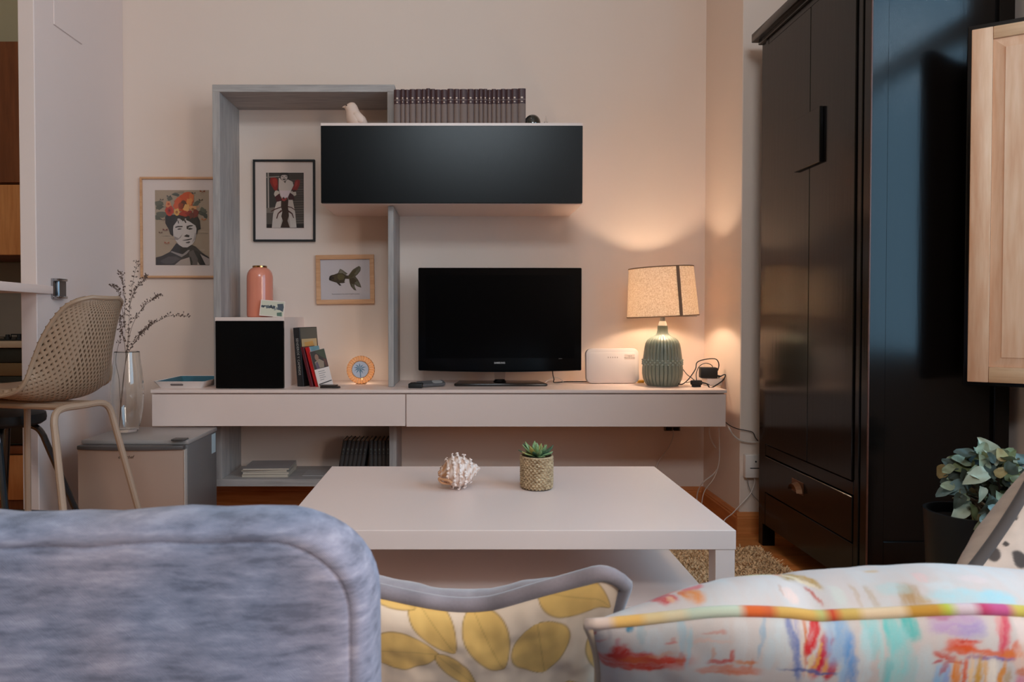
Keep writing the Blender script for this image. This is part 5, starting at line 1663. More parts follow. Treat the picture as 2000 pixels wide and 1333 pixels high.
for i in range(130):
    x = random.uniform(-34, 27)
    k = round((x / 11.5))
    th = random.uniform(0, 2 * PI)
    x = (k - th / (2 * PI)) * 11.5
    if not -36 < x < 30: continue
    th = round(th * 11 / (2 * PI)) * 2 * PI / 11 + random.uniform(-.2, .2); x += random.uniform(-2, 2)
    r0 = conch_prof(x) * 1.18
    d = (e1 * math.cos(th) + e2 * math.sin(th) * .95)
    b_ = ax_dir * (x * s_) + d * (r0 * s_ * .96) + Vector((0, 0, cz))
    tip = b_ + (d * .9 + ax_dir * random.uniform(-.4, .2)) * random.uniform(1.2, 3.0) * s_
    if tip.z < .0008 or b_.z < .002: continue
    sp_.tube([b_, b_.lerp(tip, .5), tip], [3.0 * s_, 2.3 * s_, 1.0 * s_], 6)
sp_.build('spines', spm, cn, kind='stuff')
# flared lip with the mouth
sp_ = MB()
lp_ = [ax_dir * (x * s_) + (e1 * a_ + e2 * b_) * s_ + Vector((0, 0, cz)) for x, a_, b_ in ((-20, -20, 22), (-28, -14, 20), (-36, -12, 15), (-43, -9, 10), (-40, -16, 8), (-30, -20, 8), (-18, -22, 8))]
sp_.tube(spline(lp_, 5), 2.6 * s_, 8)
lo = sp_.build('shell_lip', plain('shell_lip_tan', S(206, 150, 108), .5, noise=.2, nscale=90), cn)
mz = min(v.co.z for v in lo.data.vertices)
if mz < .001:
    for v in lo.data.vertices: v.co.z += (.001 - mz)

# ------------------------------------------------------------------ succulent in a woven basket pot
pp = at(1049, 972, 2.27)
sc = thing('potted_succulent', 'small green succulent in a woven seagrass pot on the coffee table', 'plant', (pp.x, 2.285, .450))
Rb, Hb = 31.5 * s_, 66 * s_ * .97
ribs, rows = 26, 15
def weave(a, z):
    k = int(z / (Hb / rows))
    return 1 + .045 * math.cos(a * ribs + PI * (k % 2)) + .020 * abs(math.sin(PI * z / (Hb / rows)))
prof = [(Rb * (.94 + .05 * math.sin(PI * .5 * min(1, k / 20)) + .0 * k), Hb * k / 75) for k in range(76)]
cm, nt, bb = new_mat('seagrass')
tcn = node(nt, 'ShaderNodeTexCoord'); mpn = node(nt, 'ShaderNodeMapping'); mpn.inputs['Scale'].default_value = (1, 1, 5)
nn = node(nt, 'ShaderNodeTexNoise'); nn.inputs['Scale'].default_value = 70; nn.inputs['Detail'].default_value = 4
nt.links.new(tcn.outputs['Object'], mpn.inputs[0]); nt.links.new(mpn.outputs[0], nn.inputs['Vector'])
rpn = node(nt, 'ShaderNodeValToRGB')
rpn.color_ramp.elements[0].position = .32; rpn.color_ramp.elements[0].color = S(122, 92, 62)
rpn.color_ramp.elements[1].position = .66; rpn.color_ramp.elements[1].color = S(214, 186, 148)
nt.links.new(nn.outputs['Fac'], rpn.inputs[0]); nt.links.new(rpn.outputs[0], bb.inputs['Base Color'])
bb.inputs['Roughness'].default_value = .85
MB().lathe([(0, .0008), (Rb * .92, .0008)] + prof[2:] + [(Rb * .93, Hb), (Rb * .90, Hb - .003), (Rb * .90, Hb * .80)], 216, rfun=lambda a, z: weave(a, z) if .004 < z < Hb - .002 else 1, cap0=False, cap1=False).build('basket', cm, sc)
MB().lathe([(Rb * .93, .0005), (Rb * .955, .003), (Rb * .93, .006)], 40).build('base_ring', plain('basket_foot', S(70, 54, 42), .7), sc)
MB().tube([(Rb * .975 * math.cos(2 * PI * k / 48), Rb * .975 * math.sin(2 * PI * k / 48), Hb - .001 + .0006 * (k % 2)) for k in range(48)], .0032, 6, closed=True).build('rim', cm, sc)
MB().lathe([(0, Hb * .90), (Rb * .5, Hb * .905), (Rb * .91, Hb * .88)], 30, cap0=False, cap1=False).build('soil', plain('soil', S(40, 30, 26), .95, noise=.4, nscale=120, bump=.6, bscale=200), sc)
lmg = [plain('succulent_green', S(134, 158, 106), .42, noise=.15, nscale=60), plain('succulent_dark', S(70, 100, 72), .42, noise=.15, nscale=60), plain('succulent_tip', S(176, 160, 88), .42, noise=.2, nscale=60), plain('succulent_pale', S(156, 182, 128), .42)]
def leaf_mb(L, W):
    b = MB()
    rings = []
    for t_ in (0, .15, .35, .6, .8, .93, 1):
        w = W * (math.sin(PI * min(1, .12 + t_ * .80)) ** .8) * (1 if t_ < .93 else .55 if t_ < 1 else .12)
        th = W * .42 * (1 - .6 * t_)
        zc = L * .10 * t_ * t_ * 2
        rings.append([(L * t_, w * math.cos(2 * PI * k / 8), zc + th * math.sin(2 * PI * k / 8)) for k in range(8)])
    return b.loops(rings)
lps = {}
cz = Hb * .95
lay = [(0, 4, 74, .75), (20, 6, 58, 1.0), (50, 7, 42, 1.25), (10, 8, 28, 1.35), (35, 8, 14, 1.35), (5, 5, 4, 1.1)]
for i, (off, n, el, L) in enumerate(lay):
    for k in range(n):
        mi = 0 if i not in (4, 5) else random.choice([0, 1, 3])
        if random.random() < .16: mi = 2
        if random.random() < .2: mi = 1
        if mi not in lps:
            lps[mi] = leaf_mb(.040, .0072).build('leaf', lmg[mi], sc)
            o = lps[mi]
        else:
            o = lps[mi].copy(); COL.objects.link(o); o.parent = sc
        sL = L * random.uniform(.85, 1.1)
        a = off + 360 * k / n + random.uniform(-10, 10)
        o.matrix_local = Matrix.Translation((.004 * math.cos(R(a)) , .004 * math.sin(R(a)), cz + .004)) @ Matrix.Rotation(R(a), 4, 'Z') @ Matrix.Rotation(-R(el + random.uniform(-8, 8)), 4, 'Y') @ Matrix.Diagonal((sL, sL, sL, 1))

# ------------------------------------------------------------------ dried leafy branch in the tall black planter
pt = thing('leafy_plant', 'grey green leafy plant in a tall black planter at the wardrobe', 'plant', (1.400, 1.97, 0))
pb = M['dark_plastic']
MB().lathe([(0, 0), (.080, 0), (.083, .004), (.104, .454), (.105, .462), (.097, .462), (.095, .43)], 40, cap0=False, cap1=False).build('planter', plain('planter_black', S(16, 16, 17), .45), pt)
LM = [plain('leaf_sage', S(146, 156, 128), .6, noise=.2, nscale=30), plain('leaf_olive', S(112, 118, 76), .6, noise=.2, nscale=30), plain('leaf_pale', S(172, 176, 152), .6, noise=.15, nscale=30),
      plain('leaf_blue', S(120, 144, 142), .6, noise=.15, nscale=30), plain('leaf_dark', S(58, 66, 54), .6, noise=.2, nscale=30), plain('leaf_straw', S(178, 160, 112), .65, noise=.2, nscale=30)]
def big_leaf(seed):
    r_ = random.Random(seed)
    n, m = 7, 4
    rings = []
    vs_, fs = [], []
    cu, fo, tw_ = r_.uniform(-.5, .9), r_.uniform(.1, .8), r_.uniform(-.4, .4)
    for i in range(n + 1):
        t_ = i / n
        w = .024 * (math.sin(PI * (t_ ** .75) * .97 + .03)) ** .62 * (1 - .12 * t_)
        for j in range(-m, m + 1):
            s = j / m
            z = -cu * .045 * t_ * t_ + fo * abs(s) * w * .75 + tw_ * s * w * t_ + .0025 * math.sin(9 * t_ + 3 * s + seed)
            vs_.append((.062 * t_, s * w * (1 + .05 * math.sin(11 * t_ + seed)), z))
    c = 2 * m + 1
    for i in range(n):
        for j in range(2 * m):
            fs.append((i * c + j, (i + 1) * c + j, (i + 1) * c + j + 1, i * c + j + 1))
    return vs_, fs
leaf_src = {}
lr = random.Random(21)
cen = Vector((.038, -.02, .555))
st_ = MB()
for k in range(175):
    u, v = lr.uniform(0, 2 * PI), lr.uniform(-.85, 1)
    rr_ = math.sqrt(1 - v * v)
    d = Vector((rr_ * math.cos(u), rr_ * math.sin(u), v))
    rad = lr.uniform(.55, 1.0)
    p = cen + Vector((d.x * .125, d.y * .10, d.z * .095)) * rad
    if d.y < -.1 and d.z < 0: p.z -= .025
    if k % 6 == 0: p = cen + Vector((d.x * .10 + .01, -.085 - .02 * lr.random(), -.05 - .07 * lr.random()))
    sdd = k % 5
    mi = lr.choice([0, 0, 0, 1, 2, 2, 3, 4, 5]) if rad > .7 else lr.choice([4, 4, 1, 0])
    if (sdd, mi) not in leaf_src:
        vs_, fs = big_leaf(sdd)
        o = np_mesh('leaf', vs_, fs, LM[mi], pt)
        leaf_src[(sdd, mi)] = o
    else:
        o = leaf_src[(sdd, mi)].copy(); COL.objects.link(o); o.parent = pt
    out = (d + Vector((lr.uniform(-.7, .7), lr.uniform(-.7, .7), lr.uniform(-1.0, .5)))).normalized()
    up = Vector((lr.uniform(-.5, .5), -.9 + lr.uniform(-.4, .4), .7)).normalized()
    yv = up.cross(out).normalized()
    zv = out.cross(yv)
    rot = Matrix((out, yv, zv)).transposed().to_4x4()
    sc_ = lr.uniform(.55, .92)
    o.matrix_local = Matrix.Translation(p - out * .03) @ rot @ Matrix.Diagonal((sc_, sc_, sc_, 1))
    if k % 12 == 0:
        st_.tube(spline([Vector((.02 * d.x, .02 * d.y, .44)), Vector((.03 + .05 * d.x, .05 * d.y, .50)), p], 4), [.003] * 8 + [.0015], 5)
st_.build('stems', plain('plant_stem', S(96, 78, 58), .8), pt)
MB().lathe([(0, .432), (.05, .436), (.0945, .434)], 28, cap0=False, cap1=False).build('soil', plain('planter_soil', S(30, 24, 20), .95, bump=.6, bscale=200), pt)

# ------------------------------------------------------------------ sofa
M['sofa'] = melange('sofa_weave', [S(126, 128, 142), S(152, 154, 168), S(168, 168, 182), S(190, 188, 200)], stretch=(2.4, 2.4, 11.0), scale=9.0)
sf = thing('sofa', 'blue grey marled fabric sofa seen from behind', 'sofa', (.1, .95, 0))
MB().box(-1.02, 1.22, .46, .63, .05, .585, .03, 4).build('backrest', M['sofa'], sf, world=True)
MB().box(-1.02, 1.22, .635, 1.36, .08, .24, .02, 3).build('seat_base', M['sofa'], sf, world=True)
MB().box(-1.0, .10, .64, 1.38, .245, .365, .035, 4).build('seat_cushion', M['sofa'], sf, world=True)
MB().box(.105, 1.02, .64, 1.38, .245, .365, .035, 4).build('seat_cushion', M['sofa'], sf, world=True)
MB().box(-1.22, -1.025, .46, 1.36, .05, .55, .04, 4).build('armrest', M['sofa'], sf, world=True)
MB().box(1.045, 1.24, .635, 1.36, .05, .55, .04, 4).build('armrest', M['sofa'], sf, world=True)
for lx in (-1.1, 1.12):
    for ly in (.52, 1.28):
        MB().lathe([(.018, .0), (.024, .082)], 12, M=Matrix.Translation((lx, ly, 0))).build('foot', M['rubber'], sf, world=True)
# loose back cushion: rounded corners, boxed edge with a stitched seam
cw, ch = .335, .215
bcx = at(742, 1200, .70).x - cw
bcz = at(560, 1009, .70).z - ch
CM = Matrix.Translation((bcx, .70, bcz)) @ Matrix.Rotation(R(-.9), 4, 'Y') @ Matrix.Rotation(R(-4), 4, 'X')
prof = [(.050, -.0620), (.034, -.0600), (.0245, -.0574), (.0226, -.0560), (.0212, -.0538), (.0198, -.0538), (.0180, -.0553), (.010, -.0497), (.004, -.038), (.0008, -.018), (0, .0), (.001, .022), (.006, .042), (.016, .054), (.03, .060), (.06, .066)]
cb = MB()
rings = []
rr0 = .088
NC = 10
for ins, y_ in [(.14, -.074), (.09, -.0685)] + prof:
    ring = []
    for cxx, czz, a0 in ((cw - rr0, ch - rr0, 0), (-(cw - rr0), ch - rr0, 90), (-(cw - rr0), -(ch - rr0), 180), (cw - rr0, -(ch - rr0), 270)):
        ex = max(0, ins - rr0 + .004)
        rr_ = max(rr0 - ins, .004)
        c0, c1 = cxx - math.copysign(ex, cxx), czz - math.copysign(ex, czz)
        for i in range(NC + 1):
            a = R(a0 + 90 * i / NC)
            ring.append(Vector((c0 + rr_ * math.cos(a), y_, c1 + rr_ * math.sin(a))))
    # subdivide the long sides
    out = []
    for i in range(len(ring)):
        a, b_ = ring[i], ring[(i + 1) % len(ring)]
        L = (b_ - a).length
        n = 14 if (i % (NC + 1)) == NC else 1
        for k in range(n):
            q = a.lerp(b_, k / n)
            wob = .0022 * math.sin(q.x * 23 + 1) * math.sin(q.z * 9 + 2) + .0012 * math.sin(q.x * 61)
            q = q + Vector((0, wob * .8, wob if abs(q.z) > .1 else 0))
            out.append(q)
    rings.append(out)
cb.loops(rings, M=CM)
bc = cb.build('back_cushion', M['sofa'], sf, world=True, angle=1.5)
# stitches along the seam
stt = MB()
seam = rings[2 + 4]
tot = 0
for i in range(len(seam)):
    a, b_ = CM @ seam[i], CM @ seam[(i + 1) % len(seam)]
    L = (b_ - a).length
    n = max(1, int(L / .006))
    for k in range(n):
        p, q = a.lerp(b_, (k + .2) / n), a.lerp(b_, (k + .75) / n)
        stt.tube([p + Vector((0, .0006, 0)), q + Vector((0, .0006, 0))], .0007, 4)
stt.build('seam_stitching', plain('stitch_thread', S(92, 100, 120), .9), bc, world=False, kind='stuff') if False else stt.build('seam_stitching', plain('stitch_thread', S(70, 78, 98), .9), sf, world=True, kind='stuff')

# ------------------------------------------------------------------ throw cushions
def vnoise(x, y, seed):
    g = np.random.default_rng(seed).random((64, 64))
    xi, yi = np.floor(x).astype(int), np.floor(y).astype(int)
    fx, fy = x - xi, y - yi
    fx, fy = fx * fx * (3 - 2 * fx), fy * fy * (3 - 2 * fy)
    a, b_, c, d = g[xi % 64, yi % 64], g[(xi + 1) % 64, yi % 64], g[xi % 64, (yi + 1) % 64], g[(xi + 1) % 64, (yi + 1) % 64]
    return (a * (1 - fx) + b_ * fx) * (1 - fy) + (c * (1 - fx) + d * fx) * fy
def fbm(x, y, seed):
    return .55 * vnoise(x, y, seed) + .28 * vnoise(2.1 * x, 2.1 * y, seed + 1) + .17 * vnoise(4.3 * x, 4.3 * y, seed + 2)
def linc(c):
    return np.array(S(*c)[:3])

def cushion(name, label, W, H, T, loc, tilt, yaw, roll, near_col, far_col, welt_col, welt_r, mats, edge=None, NA=230, NB=170, wrinkle=.002, Tn=None, arc=True, skew=0.0):
    """two bulged panels meeting in a welt. local a across, b up, n away from the viewer.
    near_col/far_col(x_from_left, y_below_top) -> rgb arrays; edge(a) lifts the top seam"""
    t = thing(name, label, 'cushion', loc)
    t.rotation_euler = (tilt, roll, yaw)
    a = np.linspace(-1, 1, NA); b = np.linspace(-1, 1, NB)
    # denser samples close to the seams
    a = np.sign(a) * (1 - (1 - np.abs(a)) ** 1.25); b = np.sign(b) * (1 - (1 - np.abs(b)) ** 1.25)
    A, B = np.meshgrid(a, b, indexing='ij')
    ox = W / 2 * A * (1 - .075 * (1 - B ** 2) * np.abs(A) ** 3)
    oz = H / 2 * B * (1 - .055 * (1 - A ** 2) * np.abs(B) ** 3)
    if edge is not None:
        wt = np.clip((B + 1) / 2, 0, 1) ** 3
        oz = oz + edge(A) * wt
    body = np.clip((1 - A ** 2), 0, 1) ** .46 * np.clip((1 - B ** 2), 0, 1) ** .46
    for side, nm, cf in ((-1, 'near_panel', near_col), (1, 'far_panel', far_col)):
        th = (Tn if (Tn and side < 0) else T)
        w1 = (fbm(A * 4 + 9, B * 2.2 + 9, 31 + side) - .5) * wrinkle * 6 * np.clip(body, 0, 1)
        yv = side * (th * body * (1 + skew * A)) + w1
        Vv = np.stack([ox, yv, oz], -1).reshape(-1, 3)
        idx = np.arange(NA * NB).reshape(NA, NB)
        q = np.stack([idx[:-1, :-1], idx[1:, :-1], idx[1:, 1:], idx[:-1, 1:]], -1).reshape(-1, 4)
        if side > 0: q = q[:, ::-1]
        if arc:      # distance along the cloth, measured down from the top seam
            dl = np.sqrt(np.diff(ox, axis=1) ** 2 + np.diff(yv, axis=1) ** 2 + np.diff(oz, axis=1) ** 2)[:, ::-1]
            sarc = np.concatenate([np.zeros((NA, 1)), np.cumsum(dl, axis=1)], 1)[:, ::-1]
        else:
            sarc = H / 2 - oz
        C = cf((ox + W / 2).ravel(), sarc.ravel(), A.ravel(), B.ravel())
        C = np.concatenate([C, np.ones((len(C), 1))], 1)
        np_mesh(nm, Vv, [tuple(int(k) for k in r_) for r_ in q], mats[0 if side < 0 else 1], t, C)
    # welt round the outline
    path = []
    n = 60
    def op(a_, b_):
        x = W / 2 * a_ * (1 - .075 * (1 - b_ ** 2) * abs(a_) ** 3)
        z = H / 2 * b_ * (1 - .055 * (1 - a_ ** 2) * abs(b_) ** 3)
        if edge is not None:
            z += float(edge(np.array([a_]))[0]) * max(0, (b_ + 1) / 2) ** 3
        return Vector((x, 0, z))
    for k in range(n): path.append((-1 + 2 * k / n, 1))
    for k in range(n): path.append((1, 1 - 2 * k / n))
    for k in range(n): path.append((1 - 2 * k / n, -1))
    for k in range(n): path.append((-1, -1 + 2 * k / n))
    pts = [op(*p) for p in path]
    m, ns = len(pts), 10
    vs_, fs, cs = [], [], []
    for i in range(m):
        tn = (pts[(i + 1) % m] - pts[(i - 1) % m]).normalized()
        nn_ = Vector((0, 1, 0)); bb_ = tn.cross(nn_)
        for k in range(ns):
            an_ = 2 * PI * k / ns
            vs_.append(pts[i] + (nn_ * math.cos(an_) + bb_ * math.sin(an_)) * welt_r)
            cs.append(list(welt_col(i / m * 4)) + [1])
    for i in range(m):
        for k in range(ns):
            fs.append((i * ns + k, i * ns + (k + 1) % ns, ((i + 1) % m) * ns + (k + 1) % ns, ((i + 1) % m) * ns + k))
    np_mesh('welt', vs_, fs, mats[2], t, cs)
    return t

linen = printed('printed_linen', .9, bump=.25, bscale=1100, sheen=.15, spec=.15, weave=.06)
velvet = printed('grey_velvet', .95, bump=.2, bscale=260, sheen=.5, spec=.1, weave=.10)

# -- painterly cushion (strokes given in metres: x from the left edge, y below the top seam)
# strokes were read off the print in a sketch grid (gx, gy); one grid step is 0.22 mm of cloth
def gx2x(gx): return (1160 + .42 * gx - 1174) / 1905
WLINE = [(0, 430), (200, 410), (500, 385), (750, 365), (1000, 350), (1100, 360), (1200, 320), (1500, 275), (1800, 262), (2000, 255), (2400, 235)]
def wl(gx): return float(np.interp(gx, [p[0] for p in WLINE], [p[1] for p in WLINE]))
def near(gx, gy, hw, hh, an, c, k): return (gx2x(gx), (gy - wl(gx)) * .42 / 1950, hw * .48 / 1905, hh * .52 / 1950, an, c, min(1, k * 1.1))
def far(gx, gy, hw, hh, an, c, k): return (gx2x(gx), (wl(gx) - gy) * .42 / 1080, hw * .42 / 1800, hh * .42 / 640, an, c, min(1, k * 1.15))
STROKES = [near(*a) for a in (
    (290, 672, 190, 40, 4, (214, 60, 34), .95), (700, 680, 120, 22, 0, (220, 110, 60), .7), (250, 618, 100, 22, 8, (214, 50, 30), .95), (195, 600, 42, 46, -20, (206, 44, 30), .9), (300, 640, 90, 18, 0, (220, 96, 40), .85), (410, 632, 90, 12, 0, (214, 70, 50), .85), (478, 610, 12, 34, 0, (216, 100, 60), .7), (380, 600, 60, 10, 12, (226, 130, 70), .5),
    (60, 500, 30, 8, 60, (200, 70, 60), .6), (100, 540, 40, 6, 50, (206, 90, 80), .5), (185, 520, 12, 20, 0, (200, 110, 120), .5), (140, 470, 10, 30, 10, (170, 160, 160), .4), (240, 440, 16, 14, 0, (70, 140, 170), .8), (290, 470, 16, 50, 0, (150, 190, 200), .4),
    (620, 470, 42, 7, 0, (206, 120, 100), .55), (600, 515, 80, 7, 0, (226, 190, 176), .6), (425, 528, 26, 9, 0, (214, 90, 80), .6), (440, 505, 8, 14, 0, (206, 110, 90), .5), (655, 630, 50, 13, 0, (206, 50, 36), .9), (708, 596, 9, 34, 0, (206, 80, 60), .7), (618, 590, 8, 36, 0, (214, 140, 100), .5), (770, 624, 40, 10, 0, (224, 130, 60), .8), (798, 630, 7, 30, 0, (214, 110, 60), .7),
    (480, 470, 14, 100, 2, (168, 200, 212), .6), (512, 560, 10, 90, 0, (170, 206, 216), .6), (350, 520, 40, 60, 0, (206, 218, 222), .5), (840, 460, 9, 100, -10, (150, 180, 200), .65), (870, 560, 22, 80, 0, (196, 214, 220), .5), (740, 500, 30, 90, 0, (214, 222, 224), .4), (930, 520, 30, 100, 0, (206, 222, 226), .45),
    (985, 520, 17, 135, 9, (104, 122, 176), .8), (1010, 430, 12, 70, 8, (150, 150, 190), .6), (1022, 520, 12, 100, 4, (226, 206, 180), .7), (1040, 470, 6, 110, 0, (206, 120, 70), .8), (1030, 590, 8, 60, 2, (190, 90, 60), .6), (1062, 600, 10, 50, -4, (226, 190, 120), .7),
    (1075, 450, 20, 90, -22, (208, 40, 46), .95), (1115, 540, 26, 100, -18, (200, 36, 56), .95), (1150, 600, 18, 50, -10, (196, 40, 60), .9), (1090, 560, 7, 70, -12, (226, 170, 70), .85), (1128, 590, 6, 50, -10, (226, 150, 60), .8), (1060, 634, 110, 6, 0, (80, 96, 150), .8),
    (1180, 440, 42, 100, -8, (148, 186, 222), .75), (1225, 540, 20, 110, -4, (110, 160, 214), .8), (1255, 600, 14, 70, 0, (100, 150, 206), .75), (1205, 600, 16, 60, 0, (176, 204, 226), .6), (1150, 400, 26, 40, 0, (190, 212, 228), .6),
    (1330, 400, 34, 90, -4, (150, 214, 216), .75), (1420, 375, 28, 70, 4, (118, 204, 200), .8), (1505, 345, 30, 50, 6, (84, 192, 186), .85), (1450, 480, 36, 130, -2, (134, 212, 210), .7), (1400, 590, 16, 70, 0, (104, 198, 198), .75), (1372, 500, 10, 110, 0, (170, 222, 220), .6), (1500, 560, 26, 80, 0, (160, 214, 216), .6), (1560, 540, 30, 90, 0, (196, 222, 226), .5), (1625, 600, 24, 60, 0, (140, 190, 226), .7), (1300, 520, 26, 110, 0, (206, 226, 230), .5),
    (1700, 330, 100, 42, 4, (190, 156, 196), .75), (1640, 300, 50, 16, 0, (190, 110, 140), .6), (1760, 360, 50, 30, 0, (160, 150, 200), .5), (1900, 370, 22, 84, -12, (214, 84, 104), .85), (1940, 440, 16, 40, -16, (222, 110, 76), .8), (1880, 330, 16, 40, -10, (226, 140, 140), .6), (1980, 340, 26, 60, 0, (240, 220, 214), .6),
    (1705, 432, 52, 28, -6, (226, 74, 36), .95), (1740, 404, 44, 6, -8, (206, 60, 40), .8), (1800, 452, 140, 13, -4, (222, 96, 46), .95), (1640, 478, 44, 13, -28, (206, 70, 44), .85), (1940, 450, 60, 10, 4, (222, 120, 60), .8), (1850, 482, 76, 9, 2, (124, 100, 164), .8), (1770, 480, 40, 8, 0, (160, 90, 130), .6), (1612, 512, 22, 7, 20, (190, 50, 60), .8), (1640, 534, 8, 34, -20, (190, 60, 60), .7), (1685, 505, 30, 6, 0, (206, 90, 80), .7),
    (1690, 590, 14, 76, 2, (240, 140, 46), .9), (1724, 590, 9, 84, 0, (226, 96, 46), .9), (1750, 570, 8, 70, 0, (240, 200, 150), .8), (1782, 585, 14, 84, 0, (210, 156, 66), .9), (1815, 560, 8, 60, 4, (226, 170, 100), .8), (1845, 575, 20, 70, 4, (244, 230, 212), .8), (1890, 560, 12, 66, -6, (224, 144, 56), .85), (1655, 600, 9, 60, 2, (150, 170, 220), .7), (1920, 600, 14, 56, 0, (190, 150, 90), .8), (1980, 470, 36, 50, 0, (236, 196, 176), .7), (1985, 600, 28, 40, 0, (220, 140, 160), .8), (1975, 540, 22, 16, 0, (216, 110, 60), .8),
    (2060, 480, 30, 120, 0, (150, 190, 210), .6), (2130, 430, 20, 120, 0, (206, 80, 70), .7), (2200, 500, 40, 100, 0, (226, 170, 90), .7), (2290, 450, 30, 120, 0, (130, 200, 200), .6))]
FAR = [far(*a) for a in (
    (405, 262, 82, 13, -6, (210, 44, 44), .95), (470, 240, 44, 12, 10, (226, 110, 60), .8), (400, 276, 50, 6, -6, (120, 60, 110), .6), (428, 312, 48, 22, -30, (212, 64, 64), .9), (455, 325, 16, 12, 0, (236, 190, 150), .6), (555, 300, 44, 28, -20, (230, 146, 80), .85), (520, 285, 26, 10, 0, (222, 110, 60), .7), (580, 250, 48, 14, -4, (222, 110, 116), .8), (620, 235, 10, 26, 20, (216, 120, 120), .6), (668, 197, 22, 7, -30, (110, 70, 130), .8),
    (960, 142, 110, 9, 6, (190, 196, 116), .75), (1090, 165, 46, 34, 10, (166, 134, 72), .85), (1150, 190, 28, 34, -20, (190, 150, 76), .8), (1105, 200, 12, 44, -30, (236, 220, 190), .7), (1040, 158, 20, 9, 0, (206, 110, 70), .7), (1140, 275, 10, 22, -16, (190, 90, 76), .7), (1020, 290, 30, 18, 0, (236, 206, 196), .6), (990, 270, 8, 14, 0, (190, 150, 130), .5),
    (1330, 240, 12, 26, 0, (196, 170, 146), .6), (1395, 235, 14, 24, 0, (186, 160, 130), .6), (1440, 210, 34, 18, 0, (206, 196, 190), .5), (1560, 222, 46, 26, 8, (180, 146, 106), .8), (1510, 200, 70, 14, 0, (180, 206, 206), .5), (1610, 240, 26, 12, 0, (190, 160, 120), .7), (1490, 102, 34, 7, 0, (206, 176, 136), .6), (1665, 150, 26, 14, 0, (226, 190, 186), .7), (1800, 222, 150, 13, 2, (176, 214, 222), .75), (1950, 216, 70, 16, 0, (166, 210, 222), .75), (1720, 190, 60, 10, 0, (206, 216, 220), .5), (1900, 150, 60, 12, 0, (226, 206, 206), .5), (1250, 250, 26, 20, 0, (206, 216, 206), .5), (2200, 190, 80, 20, 0, (206, 150, 120), .6))]
def paint(strokes, base, seed, jitter=.0028):
    def f(x, y, a, b):
        n0 = fbm(x * 30, y * 30, seed)[:, None]
        C = linc(base)[None, :] * (0.93 + .12 * n0)
        wsh = np.clip(fbm(x * 46 + 70, y * 14 + 40, seed + 3) * 2.4 - 1.0, 0, 1)[:, None] * .45
        C = C * (1 - wsh) + linc((196, 216, 222))[None, :] * wsh
        wx = (fbm(x * 160 + 3, y * 130 + 5, seed + 4) - .5) * jitter * 2
        wy = (fbm(x * 130 + 13, y * 160 + 7, seed + 8) - .5) * jitter * 3
        for i, (sx_, sy_, hw, hl, an, c, k) in enumerate(strokes):
            t_ = -R(an)
            dx, dy = x + wx - sx_, y + wy - sy_
            u = dx * math.cos(t_) + dy * math.sin(t_)
            v = -dx * math.sin(t_) + dy * math.cos(t_)
            d = (np.abs(u) / hw) ** 2.4 + (np.abs(v) / hl) ** 2.4
            m_ = 1 / (1 + np.exp(np.clip((d - 1) * 4, -30, 30)))
            fu, fv = (420, 60) if hl > hw else (60, 420)
            st = .45 + .95 * fbm(np.abs(u * fu + 90 + i * 7), np.abs(v * fv + 90 + i), seed + 20 + i % 7)
            m_ = np.clip(m_ * st * k, 0, 1)[:, None]
            C = C * (1 - m_) + linc(c)[None, :] * (m_)
        return C
    return f
WELT = [(0, (222, 196, 180)), (150, (235, 185, 106)), (290, (226, 200, 150)), (400, (222, 206, 170)), (500, (198, 208, 186)), (750, (220, 104, 50)), (840, (206, 100, 60)), (910, (212, 168, 90)), (1090, (190, 190, 120)), (1140, (210, 76, 50)), (1210, (212, 178, 100)), (1300, (226, 200, 165)),
        (1520, (198, 146, 60)), (1630, (188, 198, 80)), (1690, (214, 194, 200)), (1780, (192, 66, 106)), (1860, (196, 90, 140)), (1930, (204, 188, 90)), (2060, (190, 200, 200)), (2200, (210, 120, 70)), (2400, (214, 190, 160))]
def welt_painted(p):
    if p > 1: return linc((214, 190, 160))
    g = (p * Wc * 1905 + 1174 - 1160) / .42
    c = (222, 196, 180)
    for a_, k_ in WELT:
        if g >= a_: c = k_
    return linc(c)
Wc, Hc = .66, .42
def edge_paint(A):
    return -.032 * np.clip((-A - .55) / .45, 0, 1) ** 1.6 + .012 * np.sin((A + .3) * 2.6) + .004 * np.sin(A * 9) - .004 * np.exp(-((A + .28) / .06) ** 2)
top = at(1700, 1190, .735)
TA = R(38)
lx = at(1174, 1262, .735).x
cpos = Vector((lx + Wc / 2, .735, .6995)) + Vector((0, math.sin(TA) * Hc / 2, -math.cos(TA) * Hc / 2))
cushion('throw_cushion', 'white linen throw cushion printed with colourful painted figures, on the right', Wc, Hc, .124, cpos, TA, R(-3.6), 0,
        paint(STROKES, (212, 200, 194), 50), paint(FAR, (210, 198, 194), 90), welt_painted, .0062, (linen, linen, linen), edge=edge_paint, NA=420, NB=260, wrinkle=.0022, Tn=.075, skew=.24)

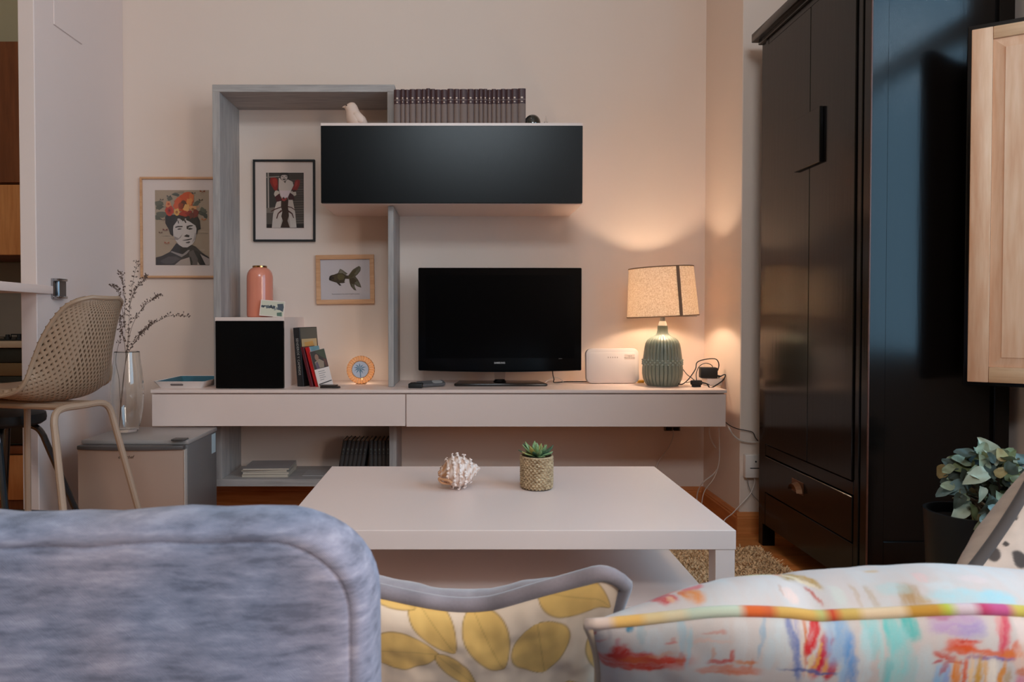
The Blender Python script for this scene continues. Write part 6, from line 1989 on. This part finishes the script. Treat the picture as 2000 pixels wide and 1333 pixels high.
# -- yellow leaf cushion
LEAVES = []
LEAVES += [((.222, -.004), (.278, .066), .042), ((.300, .002), (.343, .100), .046), ((.386, .044), (.398, .135), .062), ((.388, .002), (.482, .046), .046), ((.160, -.002), (.226, .013), .022), ((.160, .088), (.256, .070), .050), ((.252, .072), (.306, .120), .024), ((.466, .085), (.472, .17), .026), ((.30, .13), (.36, .20), .05), ((.20, .15), (.27, .22), .05), ((.40, .17), (.45, .25), .05), ((.10, .02), (.13, .10), .05), ((.06, .12), (.12, .2), .05)]
def leafcol(x, y, a, b):
    n0 = fbm(x * 40, y * 40, 7)[:, None]
    C = linc((244, 218, 192))[None, :] * (.95 + .10 * n0)
    for (x0, y0), (x1, y1), w in LEAVES:
        L = math.hypot(x1 - x0, y1 - y0)
        tx, ty = (x1 - x0) / L, (y1 - y0) / L
        s = ((x - x0) * tx + (y - y0) * ty) / L
        d = (x - x0) * -ty + (y - y0) * tx
        hw = w * .62 * np.sin(PI * np.clip(s, 0, 1) ** .8) ** .75
        ins = (s > 0) & (s < 1)
        m_ = np.where(ins, 1 / (1 + np.exp((np.abs(d) - hw) * 2200)), 0)[:, None]
        lc = linc((240, 194, 114))[None, :] * (.90 + .2 * n0)
        C = C * (1 - m_) + lc * m_
        ln_ = np.where(ins, np.exp(-((np.abs(d) - hw) / .0011) ** 2), 0) + np.where(ins, .5 * np.exp(-(d / .0009) ** 2), 0)
        ln_ = np.clip(ln_, 0, 1)[:, None] * .75
        C = C * (1 - ln_) + linc((170, 126, 62))[None, :] * ln_
    return C
def greycol(x, y, a, b):
    n0 = fbm(x * 45, y * 45, 17)[:, None]
    return linc((150, 138, 142))[None, :] * (.72 + .5 * n0)
def edge_leaf(A):
    return .012 * np.exp(-((A + .42) / .22) ** 2) - .018 * np.exp(-((A - .16) / .30) ** 2) + .040 * np.clip((A - .30) / .55, 0, 1) ** 1.3 - .024 * np.clip((A - .86) / .14, 0, 1) ** 2
TA2 = R(29)
W2, H2 = .50, .37
rx = at(1222, 1180, .94).x
cpos = Vector((rx - W2 / 2, .945, .638)) + Vector((0, math.sin(TA2) * H2 / 2, -math.cos(TA2) * H2 / 2))
def greyw(p):
    return linc((146, 134, 138)) * (.9 + .2 * math.sin(p * 40) * math.sin(p * 17))
cushion('throw_cushion', 'yellow and cream leaf patterned throw cushion with thick grey velvet piping', W2, H2, .085, cpos, TA2, R(-2), 0,
        leafcol, greycol, greyw, .0105, (printed('leaf_cotton', .85, bump=.15, bscale=900, sheen=.2, spec=.15), velvet, velvet), edge=edge_leaf, NA=300, NB=220, wrinkle=.0048, Tn=.055)

# -- beige cushion with printed animal spots
SP = [(.011, .184, .0042, .0070), (.014, .163, .0034, .0075), (.020, .217, .0034, .0055), (.016, .245, .0070, .0135), (.046, .222, .0125, .0130), (.040, .16, .008, .012), (.06, .18, .01, .012), (.03, .12, .008, .013), (.07, .13, .013, .016), (.035, .29, .012, .015), (.09, .23, .018, .016), (.10, .17, .016, .018), (.012, .10, .004, .008), (.13, .12, .02, .02), (.15, .2, .02, .02), (.012, .285, .005, .010)]
def spotcol(x, y, a, b):
    n0 = fbm(x * 60, y * 60, 23)
    C = linc((206, 180, 162))[None, :] * (.9 + .2 * n0[:, None])
    for sx_, sy_, rx_, ry_ in SP:
        d = ((x - sx_ - .006 * (n0 - .5)) / rx_) ** 2 + ((y - sy_) / ry_) ** 2
        m_ = (1 / (1 + np.exp(np.clip((d - 1) * 12, -30, 30))))[:, None] * .95
        C = C * (1 - m_) + linc((66, 56, 52))[None, :] * m_
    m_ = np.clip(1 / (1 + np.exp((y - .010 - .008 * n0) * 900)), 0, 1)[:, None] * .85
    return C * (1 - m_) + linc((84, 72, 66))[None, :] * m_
def backcol(x, y, a, b):
    n0 = fbm(x * 40, y * 60, 29)[:, None]
    return linc((196, 172, 154))[None, :] * (.75 + .45 * n0)
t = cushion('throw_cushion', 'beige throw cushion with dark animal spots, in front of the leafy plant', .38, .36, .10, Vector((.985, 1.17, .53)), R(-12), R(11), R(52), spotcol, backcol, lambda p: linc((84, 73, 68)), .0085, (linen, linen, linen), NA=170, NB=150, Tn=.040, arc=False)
